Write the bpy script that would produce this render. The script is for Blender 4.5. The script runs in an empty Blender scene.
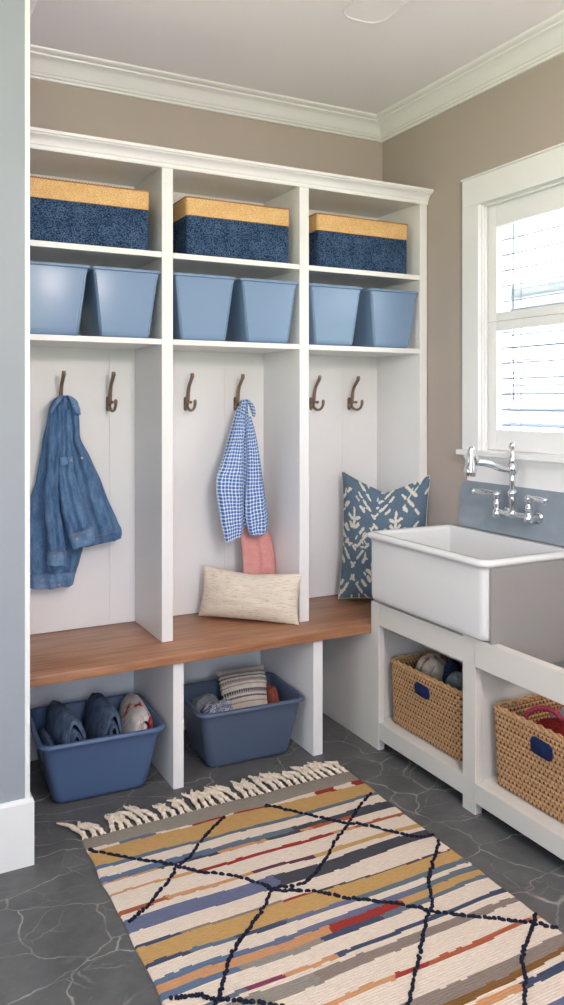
import bpy, bmesh, math, random
from mathutils import Vector, Matrix, noise
random.seed(7)
PI = math.pi
COL = bpy.context.scene.collection

# ------------------------------------------------------------------ helpers
def link(o, parent=None):
    COL.objects.link(o)
    if parent is not None:
        o.parent = parent
        o.matrix_parent_inverse = Matrix.Translation(parent.location).inverted() if parent.type == 'EMPTY' and not parent.get('_rot') else Matrix.Identity(4)
    return o

def tag(o, label=None, cat=None, group=None, kind=None):
    if label: o['label'] = label
    if cat: o['category'] = cat
    if group: o['group'] = group
    if kind: o['kind'] = kind
    return o

def thing(name, label, cat, loc=(0, 0, 0), group=None):
    o = bpy.data.objects.new(name, None)
    o.empty_display_size = 0.05
    COL.objects.link(o)
    o.location = loc
    return tag(o, label, cat, group)

def obj(name, bm, m, parent=None, smooth=40, uv=None):
    """bm in world coordinates; when parented under an empty the vertices are made local to it"""
    me = bpy.data.meshes.new(name)
    bmesh.ops.recalc_face_normals(bm, faces=bm.faces)
    bm.to_mesh(me); bm.free()
    for mm in (m if isinstance(m, (list, tuple)) else [m]):
        me.materials.append(mm)
    if smooth:
        for p in me.polygons: p.use_smooth = True
        me.set_sharp_from_angle(angle=math.radians(smooth))
    o = bpy.data.objects.new(name, me)
    COL.objects.link(o)
    if parent is not None:
        w = Vector((0, 0, 0)); q = parent
        while q is not None:
            w += q.location; q = q.parent
        me.transform(Matrix.Translation(-w))
        o.parent = parent
    return o

def dup(root, loc, label=None, group=None):
    r = root.copy(); COL.objects.link(r); r.location = loc
    if label: r['label'] = label
    if group: r['group'] = group
    for ch in list(root.children):
        c = ch.copy(); COL.objects.link(c); c.parent = r
        for g in list(ch.children):
            d = g.copy(); COL.objects.link(d); d.parent = c
    return r

def box(bm, x0, x1, y0, y1, z0, z1, bev=0.0):
    vs = [bm.verts.new((x, y, z)) for z in (z0, z1) for (x, y) in ((x0, y0), (x1, y0), (x1, y1), (x0, y1))]
    fs = [bm.faces.new([vs[i] for i in f]) for f in ((3, 2, 1, 0), (4, 5, 6, 7), (0, 1, 5, 4), (1, 2, 6, 5), (2, 3, 7, 6), (3, 0, 4, 7))]
    if bev > 0:
        es = set(e for f in fs for e in f.edges)
        bmesh.ops.bevel(bm, geom=list(es), offset=bev, segments=2, affect='EDGES', profile=0.5)
    return bm

def bx(x0, x1, y0, y1, z0, z1, bev=0.002):
    return box(bmesh.new(), x0, x1, y0, y1, z0, z1, bev)

def rrect(hx, hy, r, k=6):
    pts = []
    for (sx, sy, a0) in ((1, 1, 0), (-1, 1, 90), (-1, -1, 180), (1, -1, 270)):
        for i in range(k + 1):
            a = math.radians(a0 + 90 * i / k)
            pts.append((sx * (hx - r) + r * math.cos(a), sy * (hy - r) + r * math.sin(a)))
    return pts

def loft(bm, loops, cap0=True, cap1=True):
    rows = []
    for lp in loops:
        rows.append([bm.verts.new(p) for p in lp])
    n = len(rows[0])
    for a, b in zip(rows, rows[1:]):
        for i in range(n):
            bm.faces.new((a[i], a[(i + 1) % n], b[(i + 1) % n], b[i]))
    if cap0: bm.faces.new(rows[0][::-1])
    if cap1: bm.faces.new(rows[-1])
    return rows

def rloops(cx, cy, spec, k=6):
    """spec rows: (hx, hy, r, z, dx, dy)"""
    out = []
    for s in spec:
        hx, hy, r, z = s[:4]
        dx, dy = (s[4], s[5]) if len(s) > 5 else (0, 0)
        out.append([(cx + dx + p[0], cy + dy + p[1], z) for p in rrect(hx, hy, r, k)])
    return out

def catmull(pts, n):
    P = [Vector(p) for p in pts]
    out = []
    m = len(P) - 1
    for i in range(n + 1):
        t = i / n * m
        k = min(int(t), m - 1); f = t - k
        p0 = P[max(k - 1, 0)]; p1 = P[k]; p2 = P[k + 1]; p3 = P[min(k + 2, m)]
        out.append(0.5 * ((2 * p1) + (p2 - p0) * f + (2 * p0 - 5 * p1 + 4 * p2 - p3) * f * f + (3 * p1 - p0 - 3 * p2 + p3) * f ** 3))
    return out

def tube(bm, pts, rad, seg=10, n=None, cap=True):
    """rad: number or list per control point"""
    if not isinstance(rad, (list, tuple)): rad = [rad] * len(pts)
    n = n or len(pts) * 5
    C = catmull(pts, n)
    R = catmull([(r, 0, 0) for r in rad], n)
    up = Vector((0.31, 0.2, 0.93)).normalized()
    rings = []
    last = None
    for i, c in enumerate(C):
        d = (C[min(i + 1, n)] - C[max(i - 1, 0)])
        if d.length < 1e-9: d = Vector((0, 0, 1))
        d.normalize()
        if last is None:
            s = d.cross(up)
            if s.length < 1e-3: s = d.cross(Vector((1, 0, 0)))
        else:
            s = last - d * last.dot(d)
        s.normalize(); last = s
        t = d.cross(s)
        r = max(R[i].x, 0.0003)
        rings.append([bm.verts.new(c + (s * math.cos(2 * PI * j / seg) + t * math.sin(2 * PI * j / seg)) * r) for j in range(seg)])
    for a, b in zip(rings, rings[1:]):
        for j in range(seg):
            bm.faces.new((a[j], a[(j + 1) % seg], b[(j + 1) % seg], b[j]))
    if cap:
        bm.faces.new(rings[0][::-1]); bm.faces.new(rings[-1])
    return bm

def lathe(bm, base, axis, prof, seg=20):
    """prof: (radius, distance along axis)"""
    a = Vector(axis).normalized(); b = Vector(base)
    s = a.orthogonal().normalized(); t = a.cross(s)
    rings = []
    for r, h in prof:
        rings.append([bm.verts.new(b + a * h + (s * math.cos(2 * PI * j / seg) + t * math.sin(2 * PI * j / seg)) * max(r, 1e-4)) for j in range(seg)])
    for p, q in zip(rings, rings[1:]):
        for j in range(seg):
            bm.faces.new((p[j], p[(j + 1) % seg], q[(j + 1) % seg], q[j]))
    bm.faces.new(rings[0][::-1]); bm.faces.new(rings[-1])
    return bm

def sweep(bm, path, prof, closed=False):
    """path: list of ((x,y),(ox,oy)); prof: list of (out, z); solid moulding against wall"""
    rows = []
    for (p, o) in path:
        rows.append([bm.verts.new((p[0] + o[0] * a, p[1] + o[1] * a, z)) for a, z in prof])
    n = len(prof)
    m = len(rows)
    for i in range(m if closed else m - 1):
        a, b = rows[i], rows[(i + 1) % m]
        for j in range(n):
            bm.faces.new((a[j], a[(j + 1) % n], b[(j + 1) % n], b[j]))
    if not closed:
        bm.faces.new(rows[0][::-1]); bm.faces.new(rows[-1])
    return bm

# ------------------------------------------------------------------ materials
def lin(c):
    return tuple(((v / 255) / 12.92 if v / 255 <= 0.04045 else (((v / 255) + 0.055) / 1.055) ** 2.4) for v in c) + (1,)

class NT:
    def __init__(s, name, rough=0.5, spec=0.5):
        s.m = bpy.data.materials.new(name); s.m.use_nodes = True
        s.t = s.m.node_tree; s.b = s.t.nodes['Principled BSDF']
        s.b.inputs['Roughness'].default_value = rough
        s.b.inputs['Specular IOR Level'].default_value = spec
        s.tc = s.n('ShaderNodeTexCoord')
    def n(s, ty, **kw):
        nd = s.t.nodes.new(ty)
        for k, v in kw.items():
            if k.startswith('i_'):
                nd.inputs[k[2:].replace('_', ' ')].default_value = v
            else: setattr(nd, k, v)
        return nd
    def l(s, a, b): s.t.links.new(a, b)
    def map(s, scale, src='Object', rot=(0, 0, 0)):
        m = s.n('ShaderNodeMapping'); m.inputs['Scale'].default_value = scale; m.inputs['Rotation'].default_value = rot
        s.l(s.tc.outputs[src], m.inputs['Vector']); return m.outputs['Vector']
    def noise(s, vec, sc, det=3, rough=0.5):
        q = s.n('ShaderNodeTexNoise'); q.inputs['Scale'].default_value = sc; q.inputs['Detail'].default_value = det; q.inputs['Roughness'].default_value = rough
        s.l(vec, q.inputs['Vector']); return q.outputs['Fac']
    def ramp(s, fac, stops, mode='LINEAR'):
        r = s.n('ShaderNodeValToRGB'); r.color_ramp.interpolation = mode
        e = r.color_ramp.elements
        while len(e) < len(stops): e.new(0.5)
        for el, (p, c) in zip(e, stops): el.position = p; el.color = c
        s.l(fac, r.inputs['Fac']); return r.outputs['Color']
    def mix(s, fac, a, b):
        x = s.n('ShaderNodeMix', data_type='RGBA')
        for v, i in ((fac, 0), (a, 6), (b, 7)):
            if hasattr(v, 'is_output'): s.l(v, x.inputs[i])
            else: x.inputs[i].default_value = v
        return x.outputs[2]
    def math(s, op, a, b=None, c=None):
        x = s.n('ShaderNodeMath', operation=op)
        for i, v in enumerate((a, b, c)):
            if v is None: continue
            if hasattr(v, 'is_output'): s.l(v, x.inputs[i])
            else: x.inputs[i].default_value = v
        return x.outputs[0]
    def col(s, v):
        if hasattr(v, 'is_output'): s.l(v, s.b.inputs['Base Color'])
        else: s.b.inputs['Base Color'].default_value = v
    def bump(s, h, strength=0.3, dist=0.002):
        b = s.n('ShaderNodeBump'); b.inputs['Strength'].default_value = strength; b.inputs['Distance'].default_value = dist
        s.l(h, b.inputs['Height']); s.l(b.outputs['Normal'], s.b.inputs['Normal'])

def plain(name, rgb, rough=0.5, spec=0.5, metal=0, var=0.04, nscale=3, bump=0.0, bscale=200):
    k = NT(name, rough, spec)
    c = lin(rgb)
    f = k.noise(k.map((1, 1, 1)), nscale, 2)
    a = tuple(min(1, v * (1 - var)) for v in c[:3]) + (1,); b = tuple(min(1, v * (1 + var)) for v in c[:3]) + (1,)
    k.col(k.ramp(f, [(0.3, a), (0.7, b)]))
    k.b.inputs['Metallic'].default_value = metal
    if bump: k.bump(k.noise(k.map((1, 1, 1)), bscale, 2), bump, 0.001)
    return k.m

M = {}
M['wall'] = plain('taupe_wall_paint', (178, 166, 157), 0.7, 0.3, var=0.02, bump=0.15, bscale=260)
M['leftwall'] = plain('pale_grey_wall_paint', (154, 160, 168), 0.7, 0.3, var=0.02, bump=0.15, bscale=260)
M['ceil'] = plain('ceiling_paint', (246, 243, 246), 0.8, 0.2, var=0.01)
M['white'] = plain('white_satin_paint', (235, 234, 234), 0.38, 0.45, var=0.012)
M['trim'] = plain('white_trim_paint', (236, 236, 236), 0.35, 0.45, var=0.012)
M['cream'] = plain('cabinet_paint', (214, 210, 204), 0.4, 0.45, var=0.012)
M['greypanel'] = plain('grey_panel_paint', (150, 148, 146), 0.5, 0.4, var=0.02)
M['chrome'] = plain('polished_chrome', (225, 228, 232), 0.08, 0.5, metal=1, var=0.01)
M['bronze'] = plain('brushed_bronze', (138, 116, 100), 0.36, 0.5, metal=0.55, var=0.15, nscale=30)
M['fireclay'] = plain('glazed_fireclay', (224, 224, 224), 0.1, 0.6, var=0.004)
M['splash'] = plain('blue_grey_slab', (142, 153, 163), 0.35, 0.5, var=0.06, nscale=14)
M['tub_dark'] = plain('slate_blue_plastic', (78, 101, 138), 0.36, 0.5, var=0.02, bump=0.05, bscale=400)
M['tub_grey'] = plain('grey_blue_plastic', (80, 94, 118), 0.38, 0.5, var=0.02, bump=0.05, bscale=400)
M['tub_light'] = plain('light_blue_plastic', (124, 150, 182), 0.22, 0.5, var=0.02)
M['navy_patch'] = plain('navy_webbing', (22, 36, 74), 0.8, 0.2, var=0.2, nscale=80, bump=0.5, bscale=500)
M['stitch'] = plain('tan_thread', (178, 128, 92), 0.8, 0.2)
M['metal_button'] = plain('copper_button', (196, 168, 150), 0.35, 0.5, metal=0.8)
M['slat'] = plain('grey_blind_slat', (128, 130, 136), 0.5, 0.3, var=0.01)
M['fringe'] = plain('undyed_cotton_fringe', (232, 216, 200), 0.95, 0.1, var=0.12, nscale=60, bump=0.9, bscale=500)
M['fringe_dark'] = plain('charcoal_fringe_thread', (78, 78, 86), 0.95, 0.1, var=0.15, nscale=60, bump=0.9, bscale=500)
M['drain'] = plain('steel_drain', (170, 172, 175), 0.25, 0.5, metal=1)

def wood():
    k = NT('oiled_bench_wood', 0.36, 0.45)
    v = k.map((1.2, 14, 14))
    n1 = k.noise(v, 3.0, 6, 0.6)
    n2 = k.noise(k.map((3, 90, 90)), 2.0, 3)
    f = k.math('ADD', k.math('MULTIPLY', n1, 0.7), k.math('MULTIPLY', n2, 0.3))
    k.col(k.ramp(f, [(0.32, lin((130, 88, 62))), (0.5, lin((162, 114, 84))), (0.68, lin((184, 138, 104)))]))
    k.bump(n2, 0.15, 0.001)
    return k.m
M['wood'] = wood()

def slate():
    k = NT('dark_slate_floor', 0.5, 0.45)
    base = k.map((1, 1, 1))
    warp = k.n('ShaderNodeTexNoise'); warp.inputs['Scale'].default_value = 5; warp.inputs['Detail'].default_value = 5
    k.l(base, warp.inputs['Vector'])
    add = k.n('ShaderNodeVectorMath', operation='MULTIPLY_ADD')
    k.l(warp.outputs['Color'], add.inputs[0]); add.inputs[1].default_value = (0.16, 0.16, 0.0); k.l(base, add.inputs[2])
    flat = k.n('ShaderNodeVectorMath', operation='MULTIPLY'); k.l(add.outputs[0], flat.inputs[0]); flat.inputs[1].default_value = (0.75, 1.15, 0)
    def vein(scale, wid):
        v = k.n('ShaderNodeTexVoronoi', feature='DISTANCE_TO_EDGE'); v.inputs['Scale'].default_value = scale
        k.l(flat.outputs[0], v.inputs['Vector'])
        return k.math('SUBTRACT', 1.0, k.math('MINIMUM', k.math('DIVIDE', v.outputs['Distance'], wid), 1.0))
    v1 = vein(5.0, 0.016); v2 = vein(8.7, 0.013)
    m1 = k.math('SMOOTHSTEP' if False else 'MULTIPLY', v1, k.ramp(k.noise(base, 9, 3), [(0.36, (0.15, 0.15, 0.15, 1)), (0.6, (1, 1, 1, 1))]))
    m2 = k.math('MULTIPLY', v2, k.ramp(k.noise(base, 5, 3), [(0.46, (0, 0, 0, 1)), (0.66, (0.55, 0.55, 0.55, 1))]))
    vm = k.math('MAXIMUM', m1, m2)
    col = k.ramp(k.noise(base, 7, 8, 0.65), [(0.3, lin((76, 77, 79))), (0.7, lin((102, 102, 103)))])
    k.col(k.mix(k.math('MULTIPLY', vm, 0.85), col, lin((176, 170, 162))))
    h = k.math('ADD', k.noise(base, 45, 8, 0.7), k.math('MULTIPLY', vm, 0.3))
    k.bump(h, 0.35, 0.004)
    return k.m
M['slate'] = slate()

def denim(name, a, b):
    k = NT(name, 0.9, 0.15)
    w = k.n('ShaderNodeTexWave', wave_type='BANDS', bands_direction='DIAGONAL'); w.inputs['Scale'].default_value = 170; w.inputs['Distortion'].default_value = 3
    k.l(k.map((1, 1, 1)), w.inputs['Vector'])
    n1 = k.noise(k.map((1, 1, 0.35)), 40, 5, 0.7); n2 = k.noise(k.map((1, 1, 1)), 380, 2)
    f = k.math('ADD', k.math('MULTIPLY', n1, 0.65), k.math('MULTIPLY', n2, 0.35))
    k.col(k.ramp(f, [(0.35, lin(a)), (0.66, lin(b))]))
    k.bump(k.math('ADD', w.outputs['Fac'], n2), 0.35, 0.001)
    return k.m
M['denim'] = denim('washed_denim', (62, 94, 134), (112, 146, 184))
M['denim_light'] = denim('faded_denim', (78, 112, 152), (130, 160, 194))
M['denim_dark'] = denim('dark_denim', (50, 66, 90), (112, 132, 160))

def gingham():
    k = NT('blue_checked_cotton', 0.85, 0.15)
    sp = k.n('ShaderNodeSeparateXYZ'); k.l(k.tc.outputs['UV'], sp.inputs[0])
    n = k.noise(k.map((1, 1, 1)), 60, 2)
    def band(o, p):
        fr = k.math('FRACT', k.math('ADD', k.math('DIVIDE', o, p), k.math('MULTIPLY', n, 0.22)))
        return k.math('GREATER_THAN', fr, 0.36)
    a = band(sp.outputs['X'], 0.0152); b = band(sp.outputs['Y'], 0.0152)
    both = k.math('MULTIPLY', a, b)
    one = k.math('MAXIMUM', a, b)
    c = k.mix(one, lin((232, 238, 246)), lin((168, 192, 224)))
    c = k.mix(both, c, lin((72, 104, 172)))
    k.col(c); k.bump(k.noise(k.map((1, 1, 1)), 500, 2), 0.3, 0.001)
    return k.m
M['gingham'] = gingham()

def knit(name, a, b, sc=260):
    k = NT(name, 0.95, 0.1)
    v = k.n('ShaderNodeTexVoronoi'); v.inputs['Scale'].default_value = sc
    k.l(k.map((1, 1, 1.5)), v.inputs['Vector'])
    n = k.noise(k.map((1, 1, 1)), 18, 3)
    f = k.math('ADD', k.math('MULTIPLY', v.outputs['Distance'], 0.8), k.math('MULTIPLY', n, 0.4))
    k.col(k.ramp(f, [(0.25, lin(b)), (0.75, lin(a))]))
    k.bump(v.outputs['Distance'], -0.8, 0.003)
    return k.m
M['pink'] = knit('pink_knit', (206, 140, 136), (226, 172, 166))
M['navy_weave'] = knit('navy_woven_cord', (30, 48, 76), (92, 118, 150), 170)
M['tan_weave'] = knit('natural_woven_cord', (210, 166, 110), (240, 206, 154), 170)
M['grey_knit'] = knit('grey_knit', (100, 106, 114), (160, 164, 170))
M['red_cloth'] = knit('red_fleece', (96, 22, 26), (150, 48, 44), 200)
M['pink_strap'] = knit('rose_webbing', (130, 44, 62), (182, 84, 96), 200)
M['brown_cloth'] = knit('brown_wool', (92, 66, 50), (134, 100, 78), 200)
M['terra_cloth'] = knit('terracotta_fleece', (120, 62, 50), (164, 96, 80), 200)
M['navy_cloth'] = knit('navy_wool', (26, 34, 52), (58, 72, 98), 200)

def streaked(name, base, streaks, sx, sy, thr=0.5, rough=0.95):
    k = NT(name, rough, 0.1)
    f = k.noise(k.map((sx, sy, 1), 'UV'), 1.0, 5, 0.7)
    f2 = k.noise(k.map((sx * 0.25, sy * 0.25, 1), 'UV'), 1.0, 3, 0.6)
    c = k.ramp(k.math('ADD', k.math('MULTIPLY', f, 0.75), k.math('MULTIPLY', f2, 0.25)), [(thr, lin(base)), (thr + 0.05, lin(streaks[0])), (thr + 0.13, lin(streaks[1]))])
    k.col(c)
    k.bump(k.noise(k.map((1, 1, 1)), 260, 3, 0.7), 0.9, 0.004)
    return k.m
M['cream_pillow'] = streaked('ivory_slub_weave', (234, 224, 208), [(218, 192, 168), (196, 150, 124)], 12, 75, 0.53)
M['print_cloth'] = streaked('printed_cotton', (228, 224, 220), [(176, 40, 44), (150, 30, 38)], 2.4, 2.0, 0.49)
M['bluewhite'] = streaked('blue_flecked_cotton', (216, 212, 204), [(66, 96, 150), (40, 62, 116)], 30, 40, 0.46)
M['white_rust'] = streaked('white_and_rust_canvas', (196, 184, 170), [(150, 84, 62), (120, 62, 46)], 2.2, 2.2, 0.50)

def striped():
    k = NT('banded_boho_weave', 0.95, 0.1)
    sp = k.n('ShaderNodeSeparateXYZ'); k.l(k.tc.outputs['UV'], sp.inputs[0])
    n = k.noise(k.map((30, 30, 1), 'UV'), 1.0, 3)
    # zig-zag dashes in the dark bands
    y = k.math('ADD', sp.outputs['Y'], k.math('MULTIPLY', k.math('SUBTRACT', n, 0.5), 0.035))
    cr, nv, tn, gy = lin((218, 210, 198)), lin((44, 50, 72)), lin((168, 138, 118)), lin((112, 108, 112))
    st = [(0, cr), (0.08, gy), (0.11, cr), (0.2, tn), (0.23, cr), (0.3, nv), (0.335, cr), (0.37, tn), (0.4, nv), (0.46, cr), (0.55, gy), (0.57, cr), (0.62, tn), (0.66, gy), (0.69, cr), (0.74, nv), (0.77, cr), (0.82, gy), (0.85, tn), (0.88, cr)]
    c = k.ramp(y, st, 'CONSTANT')
    w = k.math('GREATER_THAN', k.math('FRACT', k.math('MULTIPLY', sp.outputs['X'], 22)), 0.72)
    k.col(k.mix(k.math('MULTIPLY', w, 0.8), c, cr))
    k.bump(k.noise(k.map((1, 1, 1)), 300, 3), 0.9, 0.003)
    return k.m
M['striped'] = striped()

def straw(name, a, b, c):
    k = NT(name, 0.8, 0.2)
    n = k.noise(k.map((1, 1, 1)), 60, 4, 0.7); n2 = k.noise(k.map((1, 1, 5)), 160, 3)
    f = k.math('ADD', k.math('MULTIPLY', n, 0.6), k.math('MULTIPLY', n2, 0.4))
    k.col(k.ramp(f, [(0.3, lin(a)), (0.5, lin(b)), (0.7, lin(c))]))
    k.bump(n2, 0.5, 0.002)
    return k.m
M['straw'] = straw('seagrass_fibre', (156, 116, 80), (182, 142, 104), (204, 166, 128))
M['straw_dark'] = straw('dark_seagrass_fibre', (70, 46, 30), (92, 62, 42), (120, 84, 58))

def yarn(name, rgb):
    k = NT(name, 0.97, 0.08)
    c = lin(rgb)
    n = k.noise(k.map((6, 60, 1)), 6, 4, 0.7)
    k.col(k.ramp(n, [(0.3, tuple(v * 0.8 for v in c[:3]) + (1,)), (0.7, tuple(min(1, v * 1.15) for v in c[:3]) + (1,))]))
    w = k.n('ShaderNodeTexWave', wave_type='BANDS', bands_direction='Y'); w.inputs['Scale'].default_value = 38; w.inputs['Distortion'].default_value = 2.5; w.inputs['Detail'].default_value = 3; w.inputs['Detail Scale'].default_value = 6
    k.l(k.map((1, 1, 1)), w.inputs['Vector'])
    k.bump(k.math('ADD', w.outputs['Fac'], k.noise(k.map((1, 1, 1)), 240, 2)), 0.7, 0.003)
    return k.m
YARN = dict(cream=(228, 212, 198), ochre=(198, 158, 104), grey=(150, 142, 134), navy=(72, 80, 104), slate=(104, 116, 128), blue=(98, 116, 144),
            orange=(204, 150, 110), rust=(174, 96, 70), red=(158, 58, 52), charcoal=(78, 78, 86), violet=(108, 114, 142), plum=(104, 60, 76), brown=(128, 92, 54), magenta=(132, 62, 88), taupe=(142, 128, 120))
YK = list(YARN)
for n_ in YK: M['y_' + n_] = yarn(n_ + '_wool_yarn', YARN[n_])
M['knot'] = plain('dark_navy_wool', (34, 38, 54), 0.97, 0.08, var=0.25, nscale=90, bump=0.9, bscale=400)

def glass():
    k = NT('window_glass', 0.0, 0.5)
    t = k.t; g = k.n('ShaderNodeBsdfTransparent'); gl = k.n('ShaderNodeBsdfGlossy'); gl.inputs['Roughness'].default_value = 0.02
    mx = k.n('ShaderNodeMixShader'); mx.inputs[0].default_value = 0.06
    k.l(g.outputs[0], mx.inputs[1]); k.l(gl.outputs[0], mx.inputs[2])
    k.l(mx.outputs[0], t.nodes['Material Output'].inputs['Surface'])
    return k.m
M['glass'] = glass()
kk = NT('fill_globe_glow', .5); kk.b.inputs['Emission Color'].default_value = (1, .87, .80, 1); kk.b.inputs['Emission Strength'].default_value = 44; M['globe'] = kk.m  # glow of the added fill globe
M['siding'] = plain('pale_siding', (150, 154, 160), 0.7, 0.2)
M['roof'] = plain('grey_roof', (120, 126, 134), 0.8, 0.2)
def lawn():
    k = NT('mown_lawn', 0.95, 0.1)
    k.col(k.ramp(k.noise(k.map((1, 1, 1)), 3, 6, 0.7), [(0.3, lin((86, 100, 58))), (0.7, lin((118, 132, 84)))]))
    return k.m
M['lawn'] = lawn()
M['bounce_ground'] = plain('pale_bounce_ground', (180, 178, 182), 0.8, 0.2)  # pale ground added outside to bounce daylight indoors

# ------------------------------------------------------------------ room shell
XR, YB, ZC = 2.34, 3.345, 2.85       # right wall, back wall, ceiling
XS, YS = 0.472, 2.59                 # end of the short wall on the left
XL, YR = -1.9, -1.4                  # far left wall, rear wall

def struct(name, bm, m, smooth=0, label=None):
    o = obj(name, bm, m, None, smooth); o['kind'] = 'structure'
    if label: o['label'] = label
    return o

struct('floor', bx(XL - .1, XR + .12, YR - .1, YB + .1, -0.1, 0, 0), M['slate'], label='dark slate floor with pale branching veins')
struct('ceiling', bx(XL - .1, XR + .12, YR - .1, YB + .1, ZC, ZC + .1, 0), M['ceil'], label='smooth off-white ceiling')
struct('wall_back', bx(XL - .1, XR + .12, YB, YB + .1, 0, ZC, 0), M['wall'], label='taupe painted wall behind the lockers')
# right wall with window hole
WY0, WY1, WZ0, WZ1 = 1.60, 2.614, 1.245, 2.29
bm = bmesh.new()
box(bm, XR, XR + .16, YR - .1, WY0, 0, ZC); box(bm, XR, XR + .16, WY1, YB + .1, 0, ZC)
box(bm, XR, XR + .16, WY0, WY1, 0, WZ0); box(bm, XR, XR + .16, WY0, WY1, WZ1, ZC)
struct('wall_right', bm, M['wall'], label='taupe painted wall with the window')
# short wall at the left edge of the picture
bm = bmesh.new()
box(bm, XL, 0.456, YS, 2.72, 0, ZC); box(bm, XL, 0.43, 2.72, YB, 0, ZC)
struct('wall_left', bm, M['leftwall'], label='pale grey wall end at the left edge of the picture')
struct('trim_1', bx(0.456, XS, YS - .003, 2.722, 0, ZC, 0.003), M['trim'], label='slim white corner trim on the left wall end')
bm = bmesh.new()                     # far left wall with a garden window
box(bm, XL - .1, XL, YR - .1, .5, 0, ZC); box(bm, XL - .1, XL, 2.2, YB, 0, ZC); box(bm, XL - .1, XL, .5, 2.2, 0, .9); box(bm, XL - .1, XL, .5, 2.2, 2.3, ZC)
struct('wall_far_left', bm, M['wall'])
struct('sun_blocker_slab', bx(XL - 2.3, XL - .1, -1.2, 4.5, ZC, ZC + .1, 0), M['trim'])  # added unseen slab, keeps the sun out of the side window
bm = bmesh.new()                     # rear wall with a wide garden window opening
box(bm, XL, -1.3, YR - .12, YR, 0, ZC); box(bm, 1.1, XR, YR - .12, YR, 0, ZC); box(bm, -1.3, 1.1, YR - .12, YR, 2.5, ZC); box(bm, -1.3, 1.1, YR - .12, YR, 0, .75)
struct('wall_rear', bm, M['wall'])
# baseboard round the short wall
bp = [(0, 0), (0.011, 0), (0.011, 0.198), (0.007, 0.21), (0, 0.21)]
bm = bmesh.new(); sweep(bm, [((XL, YS), (0, -1)), ((XS, YS), (1, -1)), ((XS, 2.72), (1, 1)), ((0.43, 2.72), (0, 1))], bp)
struct('baseboard_left', bm, M['trim'], 0, 'tall white baseboard on the left wall')
# crown moulding
h = ZC
cp = [(0, h - .088), (0.012, h - .088), (0.015, h - .080), (0.024, h - .078), (0.028, h - .070), (0.034, h - .069),
      (0.040, h - .062), (0.050, h - .047), (0.064, h - .034), (0.082, h - .025), (0.092, h - .022), (0.094, h - .016), (0.106, h - .014), (0.116, h - .006), (0.118, h), (0, h)]
path = [((XL, YS), (1, -1)), ((0.43, YS), (1, -1)), ((0.43, YB), (1, -1)), ((XR, YB), (-1, -1)), ((XR, YR), (-1, 1)), ((XL, YR), (1, 1))]
bm = bmesh.new(); sweep(bm, path, cp, closed=True)
struct('trim_2', bm, M['trim'], 30, 'white crown moulding around the ceiling')

# ceiling panel (rounded, flush)
t = thing('ceiling_panel', 'flush white rounded panel set in the ceiling', 'ceiling panel', (1.61, 2.27, ZC))
bm = bmesh.new(); loft(bm, rloops(1.61, 2.27, [(0.088, 0.19, 0.06, ZC), (0.088, 0.19, 0.06, ZC - .005), (0.085, 0.187, 0.057, ZC - .007), (0.082, 0.184, 0.054, ZC - .005), (0.082, 0.184, 0.054, ZC)], 8), True, True)
obj('rim', bm, M['trim'], t)
bm = bmesh.new(); loft(bm, rloops(1.61, 2.27, [(0.0815, 0.1835, 0.054, ZC), (0.0815, 0.1835, 0.054, ZC - .003)], 8))
obj('cover', bm, M['ceil'], t, 30)

# ------------------------------------------------------------------ window
w = thing('window_1', 'white sash window with flat casing above the sink', 'window', (XR, 2.13, WZ0)); w['kind'] = 'structure'
CW = 0.103
bm = bmesh.new()
box(bm, XR - .02, XR, WY1, WY1 + CW, WZ0, WZ1, .002); box(bm, XR - .02, XR, WY0 - CW, WY0, WZ0, WZ1, .002)
box(bm, XR - .02, XR, WY0 - CW, WY1 + CW, WZ1, WZ1 + .118, .002); box(bm, XR - .026, XR, WY0 - CW - .004, WY1 + CW + .004, WZ1 + .118, WZ1 + .126, .001)
obj('casing', bm, M['trim'], w, 0)
bm = bmesh.new()
box(bm, XR, XR + .16, WY1 - .003, WY1, WZ0, WZ1); box(bm, XR, XR + .16, WY0, WY0 + .003, WZ0, WZ1)
box(bm, XR, XR + .16, WY0, WY1, WZ1 - .002, WZ1); box(bm, XR, XR + .16, WY0, WY1, WZ0, WZ0 + .002)
box(bm, XR + .010, XR + .018, WY1 - .012, WY1 - .003, WZ0, WZ1, .001); box(bm, XR + .010, XR + .018, WY0, WY1, WZ1 - .012, WZ1 - .002, .001)
obj('jamb', bm, M['trim'], w, 0)
SX = XR + .028
def sash(name, y0, y1, z0, z1, st, top, bot, x0):
    bm = bmesh.new()
    box(bm, x0, x0 + .03, y1 - st, y1, z0, z1, .002); box(bm, x0, x0 + .03, y0, y0 + st, z0, z1, .002)
    box(bm, x0, x0 + .03, y0 + st, y1 - st, z1 - top, z1, .002); box(bm, x0, x0 + .03, y0 + st, y1 - st, z0, z0 + bot, .002)
    s_ = obj(name, bm, M['trim'], w, 0)
    obj('pane', bx(x0 + .012, x0 + .016, y0 + st, y1 - st, z0 + bot, z1 - top, 0), M['glass'], s_, 0)
sash('upper_sash', WY0 + .004, WY1 - .004, 1.789, WZ1 - .003, .054, .098, .036, SX)
sash('lower_sash', WY0 + .004, WY1 - .004, WZ0 + .003, 1.788, .054, .038, .085, SX)
sp = [(XR, 1.222), (XR - .012, 1.216), (XR - .016, 1.205), (XR - .016, 1.125), (XR, 1.125)]
bm = bmesh.new()
box(bm, XR - .048, XR + .02, WY0 - CW - .02, WY1 + CW + .01, 1.222, 1.245, .004)
o = obj('sill', bm, M['trim'], w, 0)
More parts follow.
